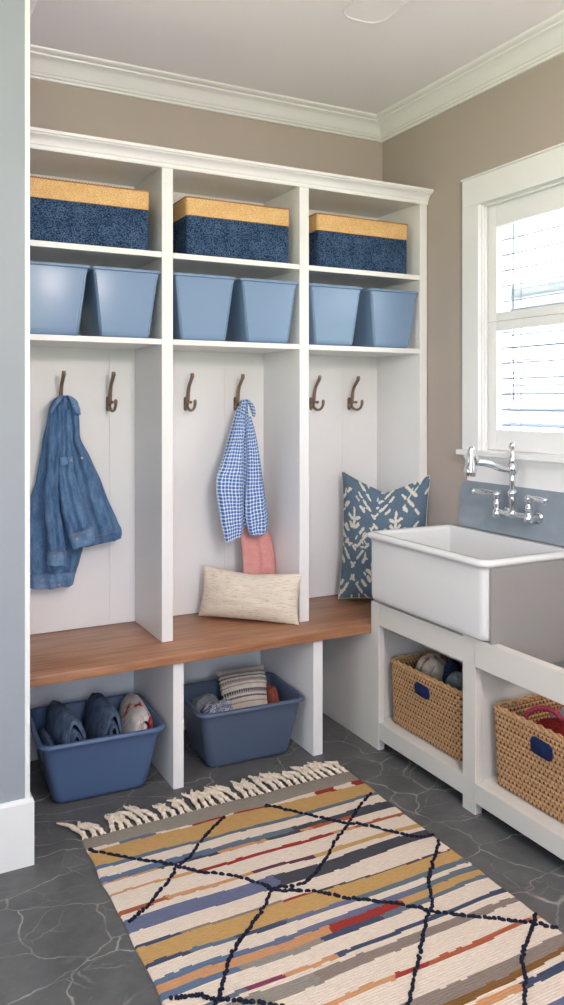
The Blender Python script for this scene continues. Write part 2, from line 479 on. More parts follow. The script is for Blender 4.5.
# cove and apron under the sill
cov = [(0, 1.222), (0.038, 1.222), (0.036, 1.212), (0.026, 1.200), (0.020, 1.185), (0.017, 1.165), (0.017, 1.112), (0, 1.112)]
bm = bmesh.new(); sweep(bm, [((XR, WY1 + CW - .03), (-1, 0)), ((XR, WY0 - CW + .03), (-1, 0))], cov)
obj('apron', bm, M['trim'], w, 30)

bl = thing('window_blind', 'horizontal slat blind behind the window sashes', 'blind', (XR + .092, 2.13, WZ1 - .03))
BX = XR + .092
bm = bmesh.new()
z = WZ1 - .085
while z > WZ0 + .07:
    c, s = math.cos(math.radians(9)), math.sin(math.radians(9))
    vs = []
    for (a, b) in ((-.024, -.0018), (.024, -.0018), (.024, .0018), (-.024, .0018)):
        vs.append((BX + a * c - b * s, z + a * s + b * c))
    A = [bm.verts.new((p[0], WY0 + .03, p[1])) for p in vs]; B = [bm.verts.new((p[0], WY1 - .03, p[1])) for p in vs]
    for i in range(4): bm.faces.new((A[i], A[(i + 1) % 4], B[(i + 1) % 4], B[i]))
    bm.faces.new(A[::-1]); bm.faces.new(B)
    z -= 0.0655
obj('slats', bm, M['slat'], bl, 0)
obj('head_rail', bx(BX - .022, BX + .022, WY0 + .025, WY1 - .025, WZ1 - .06, WZ1 - .018, .002), M['slat'], bl, 0)
obj('bottom_rail', bx(BX - .022, BX + .022, WY0 + .025, WY1 - .025, WZ0 + .014, WZ0 + .04, .002), M['slat'], bl, 0)
for yy in (WY1 - .16, WY1 - .46, WY0 + .2):
    bm = bmesh.new(); tube(bm, [(BX - .025, yy, WZ1 - .06), (BX - .025, yy, 1.8), (BX - .025, yy, WZ0 + .03)], .0014, 6)
    obj('ladder_cord', bm, M['slat'], bl)
bm = bmesh.new(); tube(bm, [(BX - .028, WY1 - .12, WZ1 - .06), (BX - .03, WY1 - .12, 1.8), (BX - .028, WY1 - .12, 1.45)], .003, 8)
obj('tilt_wand', bm, M['slat'], bl)

# outdoors
o = obj('lawn', bx(-30, 40, -40, 30, -.35, -.15, 0), M['lawn'], None, 0); o['kind'] = 'structure'; o['label'] = 'green lawn outside'
o = obj('side_bounce_ground', bx(2.6, 8.2, YR - .1, 14, -.15, -.08, 0), M['bounce_ground'], None, 0); o['kind'] = 'structure'  # added over the lawn to cut green bounce light at the window
o = obj('rear_bounce_ground', bx(-1.2, 6, YR - 5.5, YR - .12, -.15, -.05, 0), M['bounce_ground'], None, 0); o['kind'] = 'structure'  # added outside the rear opening, bounces sunlight up to the ceiling
hs = thing('neighbouring_house', 'pale sided house faintly seen through the window blind', 'house', (9.5, 6, -.15))
bm = bmesh.new(); box(bm, 8.3, 12, -1, 12.0, -.15, 3.1)
for i in range(17):
    box(bm, 8.25, 8.31, -1, 12.0, -.1 + i * .18, .05 + i * .18)
obj('wall', bm, M['siding'], hs, 0)
bm = bmesh.new()
A = [bm.verts.new(p) for p in ((7.9, -1.3, 3.05), (10.2, -1.3, 4.2), (12.4, -1.3, 3.05))]; B = [bm.verts.new(p) for p in ((7.9, 10.3, 3.05), (10.2, 10.3, 4.2), (12.4, 10.3, 3.05))]
for i in range(3): bm.faces.new((A[i], A[(i + 1) % 3], B[(i + 1) % 3], B[i]))
bm.faces.new(A); bm.faces.new(B[::-1])
obj('roof', bm, M['roof'], hs, 0)

# ------------------------------------------------------------------ bench
BZ0, BZ1 = .474, .510
bn = thing('storage_bench', 'long wooden bench on white upright panels under the lockers', 'bench', (1.4, 3.08, 0))
obj('seat_board', bx(0.432, 2.338, 2.815, 3.338, BZ0, BZ1, .004), M['wood'], bn, 30)
for x0, x1 in ((0.432, 0.475), (1.036, 1.078), (1.641, 1.685)):
    obj('support_panel', bx(x0, x1, 2.835, 3.326, 0, BZ0 - .0005), M['white'], bn, 0)
obj('back_board', bx(0.476, 1.906, 3.327, 3.343, 0, BZ0 - .0005), M['white'], bn, 0)

# ------------------------------------------------------------------ lockers
LT = 2.372
lk = thing('locker_unit', 'white built-in locker unit of three open bays above the bench', 'locker', (1.4, 3.15, BZ1))
XD = [(0.436, 0.488), (1.042, 1.088), (1.657, 1.703), (2.294, 2.336)]
for i, (a, b) in enumerate(XD):
    obj('side_panel' if i in (0, 3) else 'divider', bx(a, b, 2.98, 3.326, BZ1 + .001, LT), M['white'], lk, 0)
bays = [(0.488, 1.042), (1.088, 1.657), (1.703, 2.294)]
for a, b in bays:
    for zt in (2.037, 1.6965):
        obj('shelf', bx(a + .0005, b - .0005, 2.981, 3.326, zt - .022, zt, .0015), M['white'], lk, 0)
bm = bmesh.new()
x = 0.436; gs = [0.436, 0.64, 0.83, 0.9, 1.06, 1.2, 1.4, 1.6, 1.68, 1.86, 2.06, 2.2, 2.336]
gs = [0.436, 0.932, 1.065, 1.46, 1.68, 2.09, 2.336]
for a, b in zip(gs, gs[1:]):
    box(bm, a + .0002, b - .0002, 3.327, 3.343, BZ1 + .001, LT, .0008)
obj('back_panel', bm, M['white'], lk, 0)
obj('top_panel', bx(0.436, 2.336, 2.981, 3.343, LT + .0005, LT + .02, .001), M['white'], lk, 0)
b0 = LT - .006
cpf = [(-.004, b0), (.006, b0), (.009, b0 + .006), (.009, b0 + .014), (.013, b0 + .018), (.015, b0 + .026), (.022, b0 + .036), (.034, b0 + .043), (.042, b0 + .046), (.044, b0 + .050), (.050, b0 + .052), (.050, b0 + .063), (-.004, b0 + .063)]
bm = bmesh.new(); sweep(bm, [((0.436, 2.981), (0, -1)), ((2.336, 2.981), (0, -1))], cpf)
obj('cornice', bm, M['white'], lk, 30)

# ------------------------------------------------------------------ sink cabinet
XC = 1.908
cab = thing('sink_cabinet', 'cream open-front base cabinet carrying the sink and two baskets', 'cabinet', (2.1, 2.1, 0))
P1 = (2.756, 2.812); P2 = (2.165, 2.232); P3 = (1.36, 1.43); YE = 1.36
obj('post', bx(XC, XC + .03, P1[0], P1[1], 0, .612), M['cream'], cab, 0)
obj('post', bx(XC, XC + .03, P2[0], P2[1], 0, .62), M['cream'], cab, 0)
obj('post', bx(XC, XC + .03, P3[0], P3[1], 0, .62), M['cream'], cab, 0)
obj('top_rail', bx(XC + .001, XC + .03, P2[1], P1[0], .52, .612), M['cream'], cab, 0)
obj('top_rail', bx(XC - .004, XC + .03, P3[1], P2[0], .5215, .6215), M['cream'], cab, 0)
obj('bottom_rail', bx(XC + .001, XC + .022, P2[1], P1[0], .046, .115), M['cream'], cab, 0)
obj('bottom_rail', bx(XC - .004, XC + .022, P3[1], P2[0], .046, .115), M['cream'], cab, 0)
obj('floor_shelf', bx(XC + .0225, 2.336, YE + .03, 2.790, .095, .1148, .001), M['cream'], cab, 0)
obj('end_panel', bx(XC + .002, XC + .02, 2.8125, 3.326, 0, BZ0 - .001), M['cream'], cab, 0)
obj('side_panel', bx(XC + .0305, 2.336, 2.791, 2.811, 0, .612), M['cream'], cab, 0)
obj('side_panel', bx(XC + .0305, 2.336, 2.172, 2.192, .115, .62), M['cream'], cab, 0)
obj('side_panel', bx(XC + .0305, 2.336, YE, YE + .02, 0, .62), M['cream'], cab, 0)
obj('deck', bx(XC + .0305, 2.336, 2.193, 2.790, .500, .512, .001), M['greypanel'], cab, 0)
bm = bx(XC - .006, XC + .031, 2.076, 2.086, .6225, .882, 0); box(bm, XC + .031, 2.336, 2.076, 2.086, .516, .882)
bmesh.ops.remove_doubles(bm, verts=bm.verts, dist=1e-5)
obj('sink_side_panel', bm, M['greypanel'], cab, 0)
obj('back_panel', bx(2.326, 2.338, YE + .021, 2.790, .12, .499, .001), M['cream'], cab, 0)

# sink
sk = thing('farmhouse_sink', 'white glazed apron-front sink with a rolled rim', 'sink', (2.1, 2.42, .6225))
hx, hy = (2.350 - 1.884) / 2, (2.794 - 2.090) / 2
cx, cy = (2.350 + 1.884) / 2, (2.794 + 2.090) / 2
R = .032
spec = [(hx - .022, hy - .022, .02, .6235), (hx - .010, hy - .010, R, .6265), (hx - .003, hy - .003, R, .634), (hx, hy, R, .648), (hx, hy, R, .80), (hx, hy, R, .868),
        (hx + .002, hy + .002, R + .002, .878), (hx + .010, hy + .010, R + .01, .884), (hx + .017, hy + .017, R + .015, .889), (hx + .018, hy + .018, R + .015, .897), (hx + .014, hy + .014, R + .013, .904), (hx + .004, hy + .004, R + .008, .908),
        (hx - .014, hy - .014, R, .908), (hx - .022, hy - .022, R, .903), (hx - .027, hy - .027, R, .892), (hx - .032, hy - .032, R, .84), (hx - .040, hy - .040, R, .70), (hx - .055, hy - .055, .05, .672), (hx - .085, hy - .085, .05, .664), (.03, .03, .0299, .660)]
L = rloops(cx, cy, spec, 8)
# the back of the rim stays on the wall slab
L = [[(min(p[0], 2.318 if k < 12 else 2.292 if k < 16 else 2.28), p[1], p[2]) for p in lp] for k, lp in enumerate(L)]
bm = bmesh.new(); loft(bm, L); bmesh.ops.remove_doubles(bm, verts=bm.verts, dist=1e-5)
obj('basin', bm, M['fireclay'], sk, 60)
bm = bmesh.new(); lathe(bm, (cx, cy, .6605), (0, 0, 1), [(.042, 0), (.042, .003), (.036, .005), (.03, .002), (.008, .002), (.006, .008), (.0, .009)])
obj('drain', bm, M['drain'], sk)

# backsplash
bm = bmesh.new()
y0, y1, z0, z1, r = 1.55, 2.725, .912, 1.112, .045
pts = [(y0, z0), (y1 + .012, z0), (y1, z1 - r)] + [(y1 - r + r * math.cos(a), z1 - r + r * math.sin(a)) for a in [PI / 2 * i / 6 for i in range(1, 7)]] + [(y0, z1)]
F = [bm.verts.new((2.319, p[0], p[1])) for p in pts]; G = [bm.verts.new((2.3395, p[0], p[1])) for p in pts]
bm.faces.new(F); bm.faces.new(G[::-1])
for i in range(len(pts)): bm.faces.new((F[i], F[(i + 1) % len(pts)], G[(i + 1) % len(pts)], G[i]))
tag(obj('backsplash', bm, M['splash'], None, 30), 'blue-grey stone backsplash with a rounded corner behind the faucet', 'backsplash')

# faucet
fc = thing('bridge_faucet', 'polished chrome bridge faucet with two lever handles above the sink', 'faucet', (2.318, 2.35, 1.0))
FX = 2.262; yc, yl, yr = 2.352, 2.438, 2.266
bm = bmesh.new(); tube(bm, [(FX, yl, 1.012), (FX, yc, 1.012), (FX, yr, 1.012)], [.0115, .0105, .0115], 14)
lathe(bm, (FX, yc, .998), (0, 0, 1), [(.012, 0), (.017, .006), (.017, .022), (.012, .028)])
obj('bridge', bm, M['chrome'], fc)
for yy, sg in ((yl, 1), (yr, -1)):
    bm = bmesh.new(); lathe(bm, (2.3185, yy, 1.005), (-1, 0, 0), [(.022, 0), (.022, .004), (.018, .010), (.014, .013), (.013, .05), (.016, .053)])
    obj('wall_flange', bm, M['chrome'], fc)
    bm = bmesh.new(); lathe(bm, (FX, yy, .985), (0, 0, 1), [(.008, 0), (.017, .005), (.020, .014), (.018, .028), (.012, .036), (.012, .046), (.0155, .052), (.0155, .062), (.011, .070), (.011, .082), (.016, .088), (.017, .098), (.012, .106), (.004, .110)])
    v_ = obj('valve', bm, M['chrome'], fc)
    bm = bmesh.new()
    tube(bm, [(FX, yy, 1.082), (FX - .006, yy + sg * .02, 1.086), (FX - .012, yy + sg * .045, 1.085), (FX - .018, yy + sg * .075, 1.084), (FX - .022, yy + sg * .10, 1.084), (FX - .024, yy + sg * .112, 1.083)], [.008, .0075, .010, .0115, .009, .004], 14)
    lathe(bm, (FX - .023, yy + sg * .103, 1.083), (-.15, sg, 0), [(.006, -.003), (.0115, .002), (.012, .008), (.006, .013)])
    obj('lever', bm, M['chrome'], v_)
bm = bmesh.new()
lathe(bm, (FX, yc, 1.024), (0, 0, 1), [(.012, 0), (.011, .03), (.013, .04), (.012, .052), (.017, .058), (.020, .068), (.017, .078), (.011, .084), (.012, .115), (.0125, .13), (.010, .138), (.014, .144), (.021, .150), (.024, .160), (.024, .170), (.019, .182), (.013, .188), (.015, .196), (.012, .208), (.007, .224), (.005, .236), (.010, .242), (.0135, .250), (.0135, .258), (.010, .266), (.002, .270)])
obj('column', bm, M['chrome'], fc)
bm = bmesh.new()
tube(bm, [(FX, yc, 1.190), (FX - .03, yc, 1.187), (FX - .07, yc - .0, 1.194), (FX - .11, yc, 1.208), (FX - .15, yc, 1.216), (FX - .19, yc, 1.220)], [.013, .012, .012, .0125, .012, .012], 14, 40)
sp_ = obj('spout', bm, M['chrome'], fc)
bm = bmesh.new()
tube(bm, [(FX - .180, yc, 1.222), (FX - .194, yc, 1.236), (FX - .200, yc, 1.264), (FX - .208, yc, 1.272), (FX - .213, yc, 1.250), (FX - .214, yc, 1.215), (FX - .215, yc, 1.186), (FX - .216, yc, 1.168)], [.012, .013, .011, .011, .0135, .019, .024, .020], 16, 40)
obj('spray_head', bm, M['chrome'], sp_)

# ------------------------------------------------------------------ coat hooks
HL = ['leftmost coat hook, with the denim jacket hanging from it', 'bare bronze coat hook to the right of the denim jacket', 'bare bronze coat hook to the left of the checked shirt',
      'bronze coat hook holding the blue checked shirt', 'bare bronze coat hook beside the divider, left of two in the right bay', 'rightmost bare bronze double coat hook']
def make_hook(x, label):
    t = thing('coat_hook', label, 'coat hook', (x, 3.326, 1.44), 'bronze double coat hooks')
    bm = bmesh.new()
    loft(bm, [[(x + p[0], 3.3265 - d, 1.442 + p[1]) for p in rrect(.0085 - e, .031 - e, .008 - e, 5)] for d, e in ((0, 0), (.004, 0), (.006, .002))])
    obj('mounting_plate', bm, M['bronze'], t)
    bm = bmesh.new()
    tube(bm, [(x, 3.322, 1.430), (x, 3.305, 1.438), (x, 3.296, 1.465), (x, 3.291, 1.495), (x, 3.279, 1.522), (x, 3.255, 1.547), (x, 3.243, 1.562), (x, 3.243, 1.574)], [.007, .0085, .0085, .008, .0075, .0078, .0088, .0075], 12, 44)
    obj('upper_arm', bm, M['bronze'], t)
    bm = bmesh.new()
    tube(bm, [(x, 3.31, 1.436), (x, 3.29, 1.420), (x, 3.262, 1.413), (x, 3.232, 1.418), (x, 3.214, 1.434), (x, 3.210, 1.452), (x, 3.213, 1.458)], [.007, .0068, .0062, .006, .0062, .0075, .006], 12, 40)
    obj('lower_hook', bm, M['bronze'], t)
    bm = bmesh.new()
    tube(bm, [(x, 3.318, 1.452), (x, 3.29, 1.449), (x, 3.262, 1.449), (x, 3.256, 1.449)], [.005, .004, .007, .004], 10)
    obj('screw_boss', bm, M['bronze'], t)
    return t
h0 = make_hook(0.722, HL[0])
for x, lb in zip((0.925, 1.272, 1.513, 1.911, 2.127), HL[1:]):
    dup(h0, (x, 3.326, 1.44), lb)

# ------------------------------------------------------------------ hanging garments
def garment(name, rows, m, parent, n=26, mrows=48, folds=((3, 0.4, .008),), jit=.003, seed=0, edge=0.5, wmax=None):
    """rows: (xl, zl, xr, zr, y, thickness, foldscale); a closed cloth volume, front folded, UV in metres"""
    Lp = catmull([(r[0], r[4], r[1]) for r in rows], mrows)
    Rp = catmull([(r[2], r[4], r[3]) for r in rows], mrows)
    T = catmull([(r[5], r[6] if len(r) > 6 else 1, 0) for r in rows], mrows)
    wm = wmax or max((b - a).length for a, b in zip(Lp, Rp))
    bm = bmesh.new(); uvl = bm.loops.layers.uv.new('UVMap'); uvd = {}
    rings = []; v = 0
    for i in range(mrows + 1):
        if i: v += ((Lp[i] + Rp[i]) / 2 - (Lp[i - 1] + Rp[i - 1]) / 2).length
        ring = []
        for side in (0, 1):
            ks = range(0, n + 1) if side == 0 else range(n - 1, 0, -1)
            for k in ks:
                u = k / n
                p = Lp[i].lerp(Rp[i], u)
                e = math.sin(PI * u) ** edge if 0 < u < 1 else 0
                th = T[i].x
                if side == 0:
                    d = th * e
                    for (fr, ph, am) in folds:
                        d += am * T[i].y * math.sin(fr * 2 * PI * u + ph + 0.9 * math.sin(i / mrows * 3 + ph)) * min(1, e * 1.3)
                    q = noise.noise(Vector((p.x * 14 + seed, i / mrows * 5, seed))) * jit * 2 + noise.noise(Vector((p.x * 45 + seed, i / mrows * 22, seed))) * jit * 1.8
                    p = p + Vector((0, -d - q * e, 0))
                else:
                    p = p + Vector((0, min(.006, th * .3) * e, 0))
                p = p + Vector((noise.noise(Vector((u * 2, i * .25, seed + 5))) * jit, 0, noise.noise(Vector((u * 4, i * .2, seed + 9))) * jit))
                vt = bm.verts.new(p); uvd[vt] = (u * wm, v)
                ring.append(vt)
        rings.append(ring)
    for a, b in zip(rings, rings[1:]):
        for j in range(len(a)):
            f = bm.faces.new((a[j], a[(j + 1) % len(a)], b[(j + 1) % len(a)], b[j]))
    bm.faces.new(rings[0][::-1]); bm.faces.new(rings[-1])
    for f in bm.faces:
        for lp in f.loops: lp[uvl].uv = uvd[lp.vert]
    return obj(name, bm, m, parent, 70)

jk = thing('denim_jacket', 'washed blue denim jacket hanging from the leftmost hook', 'jacket', (0.722, 3.24, 1.46))
garment('body', [(.70, 1.472, .738, 1.472, 3.255, .050), (.672, 1.440, .768, 1.440, 3.262, .062), (.655, 1.335, .783, 1.335, 3.282, .060), (.638, 1.235, .80, 1.235, 3.288, .055), (.622, 1.14, .815, 1.14, 3.29, .055),
                 (.592, 1.04, .83, 1.04, 3.29, .055), (.586, .92, .825, .92, 3.29, .055), (.589, .81, .805, .83, 3.29, .05), (.601, .765, .785, .765, 3.29, .045)],
        M['denim'], jk, folds=((2.5, .4, .011), (5, 1.7, .006)), jit=.005, seed=1)
garment('waistband', [(.601, .766, .785, .766, 3.289, .050), (.599, .74, .778, .74, 3.289, .050), (.598, .708, .770, .705, 3.289, .046)], M['denim_light'], jk, folds=((2.5, .4, .008), (5, 1.7, .004)), mrows=12, seed=1)
fp = garment('front_panel', [(.722, 1.462, .762, 1.456, 3.212, .012), (.722, 1.40, .779, 1.405, 3.225, .020), (.726, 1.31, .786, 1.315, 3.238, .024), (.733, 1.23, .822, 1.235, 3.238, .028), (.742, 1.14, .862, 1.15, 3.236, .03),
                        (.752, 1.05, .896, 1.06, 3.235, .03), (.77, .95, .934, .975, 3.235, .028), (.785, .885, .957, .920, 3.235, .024), (.795, .862, .955, .886, 3.235, .016)],
        M['denim'], jk, folds=((1.5, 2.2, .009), (4, .3, .005)), jit=.004, seed=2)
sa = garment('sleeve', [(.672, 1.43, .715, 1.44, 3.232, .018), (.660, 1.33, .722, 1.33, 3.222, .03), (.648, 1.18, .708, 1.18, 3.212, .038), (.636, 1.05, .700, 1.05, 3.206, .042), (.643, .95, .712, .95, 3.202, .040), (.655, .862, .720, .858, 3.20, .034)],
        M['denim'], jk, n=26, folds=((1.5, .5, .008), (3.5, 2, .005)), jit=.005, seed=3)
garment('cuff', [(.650, .866, .7235, .861, 3.199, .037), (.648, .84, .724, .835, 3.199, .037), (.646, .815, .722, .806, 3.199, .035)], M['denim_light'], sa, n=20, mrows=10, folds=((1.5, .5, .004),), seed=3)
sb = garment('sleeve', [(.700, 1.42, .748, 1.42, 3.226, .018), (.692, 1.33, .750, 1.33, 3.205, .028), (.687, 1.23, .742, 1.235, 3.186, .034), (.685, 1.14, .756, 1.15, 3.175, .040), (.690, 1.06, .775, 1.08, 3.168, .042), (.705, .985, .796, 1.01, 3.163, .040), (.720, .93, .815, .957, 3.16, .034)],
        M['denim'], jk, n=26, folds=((1.5, 2.5, .008), (4, 1, .004)), jit=.005, seed=4)
garment('cuff', [(.718, .934, .819, .962, 3.158, .038), (.728, .905, .824, .932, 3.158, .038), (.740, .873, .827, .902, 3.158, .034)], M['denim_light'], sb, n=20, mrows=10, folds=((1.5, 2.5, .004),), seed=4)
garment('collar', [(.726, 1.476, .742, 1.474, 3.205, .012), (.732, 1.458, .763, 1.456, 3.196, .016), (.742, 1.428, .776, 1.424, 3.197, .015), (.757, 1.402, .779, 1.398, 3.202, .008)], M['denim_light'], jk, n=14, mrows=20, folds=((1, .5, .003),), jit=.003, seed=21)
garment('collar', [(.694, 1.474, .730, 1.477, 3.205, .012), (.677, 1.457, .708, 1.466, 3.200, .014), (.667, 1.434, .689, 1.438, 3.206, .012), (.662, 1.408, .674, 1.408, 3.215, .006)], M['denim_light'], jk, n=14, mrows=20, folds=((1, .5, .003),), jit=.003, seed=22)
garment('pocket_flap', [(.688, 1.236, .736, 1.237, 3.150, .006), (.689, 1.205, .738, 1.21, 3.146, .006)], M['denim_light'], jk, n=10, mrows=8, folds=((1, 0, .001),), jit=.001)
def dome(p, r, m, parent, name='button'):
    bm = bmesh.new(); lathe(bm, p, (0, -1, 0), [(r, 0), (r, .002), (r * .7, .0035), (.0005, .004)], 12)
    obj(name, bm, m, parent)
dome((.784, 3.199, 1.226), .0055, M['metal_button'], jk)
dome((.726, 3.132, 1.222), .0045, M['metal_button'], jk)
dome((.744, 3.118, .918), .0045, M['metal_button'], jk)
dome((.70, 3.228, .722), .0045, M['metal_button'], jk)
def stitch(pts, parent, r=.0011):
    bm = bmesh.new()
    P = catmull(pts, int(max(6, sum((Vector(a) - Vector(b)).length for a, b in zip(pts, pts[1:])) / .009)))
    for a, b in zip(P[::1], P[1::1]):
        tube(bm, [a.lerp(b, .15), a.lerp(b, .75)], r, 5, 1)
    obj('stitching', bm, M['stitch'], parent, 0)
stitch([(.652, 3.158, .868), (.688, 3.155, .864), (.720, 3.162, .862)], sa)
stitch([(.800, 3.203, .905), (.870, 3.203, .912), (.930, 3.204, .925)], jk)
stitch([(.822, 3.203, 1.17), (.856, 3.203, 1.06), (.890, 3.203, .95)], jk, .0007)
stitch([(.770, 3.124, 1.12), (.782, 3.122, 1.04), (.800, 3.122, .975)], jk, .0007)
stitch([(.722, 3.118, .935), (.77, 3.112, .945), (.816, 3.122, .958)], sb)

sh = thing('checked_shirt', 'blue and white checked shirt hanging in the middle bay', 'shirt', (1.513, 3.24, 1.45))
garment('body', [(1.496, 1.458, 1.516, 1.458, 3.235, .032), (1.470, 1.40, 1.533, 1.392, 3.228, .034), (1.434, 1.30, 1.545, 1.296, 3.222, .034), (1.40, 1.20, 1.560, 1.19, 3.215, .038), (1.378, 1.14, 1.568, 1.12, 3.215, .038), (1.37, 1.07, 1.576, 1.04, 3.215, .036), (1.385, .98, 1.575, .94, 3.215, .034), (1.41, .90, 1.52, .90, 3.215, .026), (1.42, .868, 1.49, .88, 3.215, .02)],
        M['gingham'], sh, n=34, folds=((3, .6, .008), (6, 1, .0035)), seed=6, wmax=.25)
garment('sleeve', [(1.462, 1.385, 1.492, 1.385, 3.198, .012), (1.43, 1.30, 1.488, 1.30, 3.18, .022), (1.385, 1.19, 1.482, 1.185, 3.168, .030), (1.352, 1.11, 1.48, 1.10, 3.165, .032), (1.362, 1.0, 1.479, 1.0, 3.165, .032), (1.378, .91, 1.477, .925, 3.165, .028), (1.392, .845, 1.475, .870, 3.165, .018)],
        M['gingham'], sh, n=24, folds=((1.5, 1, .006), (3, 0, .002)), seed=7, wmax=.13)
garment('sleeve', [(1.50, 1.39, 1.532, 1.388, 3.20, .012), (1.503, 1.29, 1.548, 1.30, 3.182, .024), (1.497, 1.19, 1.562, 1.19, 3.17, .030), (1.492, 1.10, 1.574, 1.10, 3.165, .032), (1.487, 1.0, 1.586, 1.02, 3.163, .032), (1.492, .93, 1.597, .95, 3.163, .032), (1.505, .875, 1.592, .885, 3.163, .028), (1.525, .862, 1.575, .862, 3.163, .016)],
        M['gingham'], sh, n=24, folds=((1.5, 2, .006), (3, 1, .002)), seed=8, wmax=.11)
garment('collar', [(1.488, 1.462, 1.504, 1.464, 3.198, .010), (1.482, 1.440, 1.506, 1.440, 3.190, .012), (1.476, 1.410, 1.500, 1.400, 3.190, .010), (1.480, 1.375, 1.490, 1.370, 3.192, .005)], M['gingham'], sh, n=12, mrows=16, folds=((1, .5, .002),), jit=.002, seed=25, wmax=.05)
garment('collar', [(1.504, 1.464, 1.522, 1.460, 3.198, .010), (1.512, 1.440, 1.538, 1.436, 3.188, .014), (1.526, 1.412, 1.550, 1.404, 3.190, .012), (1.536, 1.388, 1.549, 1.384, 3.195, .005)], M['gingham'], sh, n=12, mrows=16, folds=((1, .5, .002),), jit=.002, seed=26, wmax=.05)

pk = thing('pink_scarf', 'pink knitted scarf hanging behind the checked shirt and cream pillow', 'scarf', (1.56, 3.24, .85))
garment('drape', [(1.50, 1.40, 1.53, 1.40, 3.262, .008), (1.51, 1.2, 1.56, 1.2, 3.255, .012), (1.50, .98, 1.58, 1.0, 3.258, .012), (1.493, .90, 1.615, .90, 3.246, .014), (1.492, .85, 1.642, .84, 3.222, .016), (1.492, .74, 1.652, .74, 3.195, .018), (1.492, .62, 1.653, .60, 3.190, .018), (1.492, .53, 1.653, .53, 3.190, .018)],
        M['pink'], pk, folds=((1, .5, .004), (2.5, 2, .002)), seed=11)

# ------------------------------------------------------------------ pillows
def pillow(name, centre, W, H, T, face_deg, lean, mat, label, cat, n=60, dip=0, pinch=.07, pat=None, roll=0, piping=None, group=None, seed=0, parent_off=True, sep=.0):
    """stands on its lower edge; face_deg = heading of the front face normal in the floor plane"""
    t = thing(name, label, cat, centre, group)
    a = math.radians(face_deg)
    nrm = Vector((math.cos(a), math.sin(a), 0)); right = Vector((-nrm.y, nrm.x, 0)); up = Vector((0, 0, 1))
    # lean backwards about the bottom edge
    le = math.radians(lean)
    up2 = up * math.cos(le) - nrm * math.sin(le); n2 = nrm * math.cos(le) + up * math.sin(le)
    ro = math.radians(roll)
    r2 = right * math.cos(ro) + up2 * math.sin(ro); up3 = up2 * math.cos(ro) - right * math.sin(ro)
    bm = bmesh.new(); uvl = bm.loops.layers.uv.new('UVMap'); uvd = {}
    C = Vector(centre)
    def P(u, v, s):
        x = u * 2 - 1; y = v * 2 - 1
        X = x * (1 - pinch * (1 - y * y)); Y = y * (1 - pinch * .8 * (1 - x * x))
        if dip: Y -= dip * (max(0, 1 - abs(x) * 1.05)) * max(0, (v - .35) / .65) ** 1.5
        e = max(0, (1 - abs(x) ** 2.4)) ** .62 * max(0, (1 - abs(y) ** 2.4)) ** .62
        d = T / 2 * e
        d += e * (noise.noise(Vector((u * 3 + seed, v * 3, s))) * T * .10 + noise.noise(Vector((u * 9 + seed, v * 9, s))) * T * .03)
        return C + r2 * (X * W / 2) + up3 * (Y * H / 2 + H / 2 * (1 - pinch * .3)) + n2 * (d * s), (u, v)
    grid = {}
    for s in (1, -1):
        for j in range(n + 1):
            for i in range(n + 1):
                if s == -1 and (i in (0, n) or j in (0, n)):
                    grid[(s, i, j)] = grid[(1, i, j)]; continue
                p, uv = P(i / n, j / n, s)
                q = bm.verts.new(p); uvd[q] = uv; grid[(s, i, j)] = q
    for s in (1, -1):
        for j in range(n):
            for i in range(n):
                q = [grid[(s, i, j)], grid[(s, i + 1, j)], grid[(s, i + 1, j + 1)], grid[(s, i, j + 1)]]
                f = bm.faces.new(q if s == 1 else q[::-1])
                for lp in f.loops: lp[uvl].uv = uvd[lp.vert]
                if pat: f.material_index = pat((i + .5) / n, (j + .5) / n)
    obj('cover', bm, mat, t, 80)
    if piping:
        bm = bmesh.new(); pts = []
        for (i0, j0, i1, j1) in ((0, 0, 1, 0), (1, 0, 1, 1), (1, 1, 0, 1), (0, 1, 0, 0)):
            for k in range(10):
                f = k / 10; pts.append(P(i0 + (i1 - i0) * f, j0 + (j1 - j0) * f, 1)[0])
        pts.append(pts[0]); tube(bm, pts, .0018, 6, 120); obj('piping', bm, piping, t)
    return t

# pale brush-stroke print of the blue pillow, built stroke by stroke
random.seed(3)
STR = []
def st(u, v, a, l, w): STR.append((u, v, math.radians(a), l / 2, w / 2))
for (mu, mv) in ((.66, .72), (.16, .70), (.40, .24), (.92, .24), (-.08, .24), (.40, 1.16), (.92, 1.16)):
    st(mu, mv, 90, .20, .030)
    for s in (1, -1):
        st(mu + s * .045, mv + .005, 90 - s * 62, .075, .034); st(mu + s * .040, mv - .062, 90 - s * 40, .07, .034)
        for sv in (1, -1):
            ang = -45 * s * sv
            st(mu + s * .10, mv + sv * .10, ang + random.uniform(-7, 7), .085, .034)
            st(mu + s * .155, mv + sv * .145, ang + random.uniform(-7, 7), .13, .030)
            st(mu + s * .235, mv + sv * .055, ang + random.uniform(-9, 9), .075, .026)
            st(mu + s * .07, mv + sv * .225, ang + random.uniform(-9, 9), .08, .026)
for k in range(34):
    st(random.uniform(0, 1), random.uniform(0, 1), random.choice((45, -45, 80)), random.uniform(.04, .07), .018)
for k in range(16):
    st(random.uniform(0, 1), .47 + random.uniform(-.03, .03), random.choice((40, -40, 10)), .05, .02)
def blue_pat(u, v):
    jx = noise.noise(Vector((u * 30, v * 30, 2))) * .009; jy = noise.noise(Vector((u * 30, v * 30, 8))) * .009
    vv = v * 1.05
    for (a, b, an, l, w) in STR:
        dx, dy = (u + jx - a), (vv + jy - b)
        if abs(dx) > .13 or abs(dy) > .13: continue
        c, s = math.cos(an), math.sin(an)
        p, q = dx * c + dy * s, -dx * s + dy * c
        if (p / l) ** 4 + (q / w) ** 2 < 1: return 1
    return 0
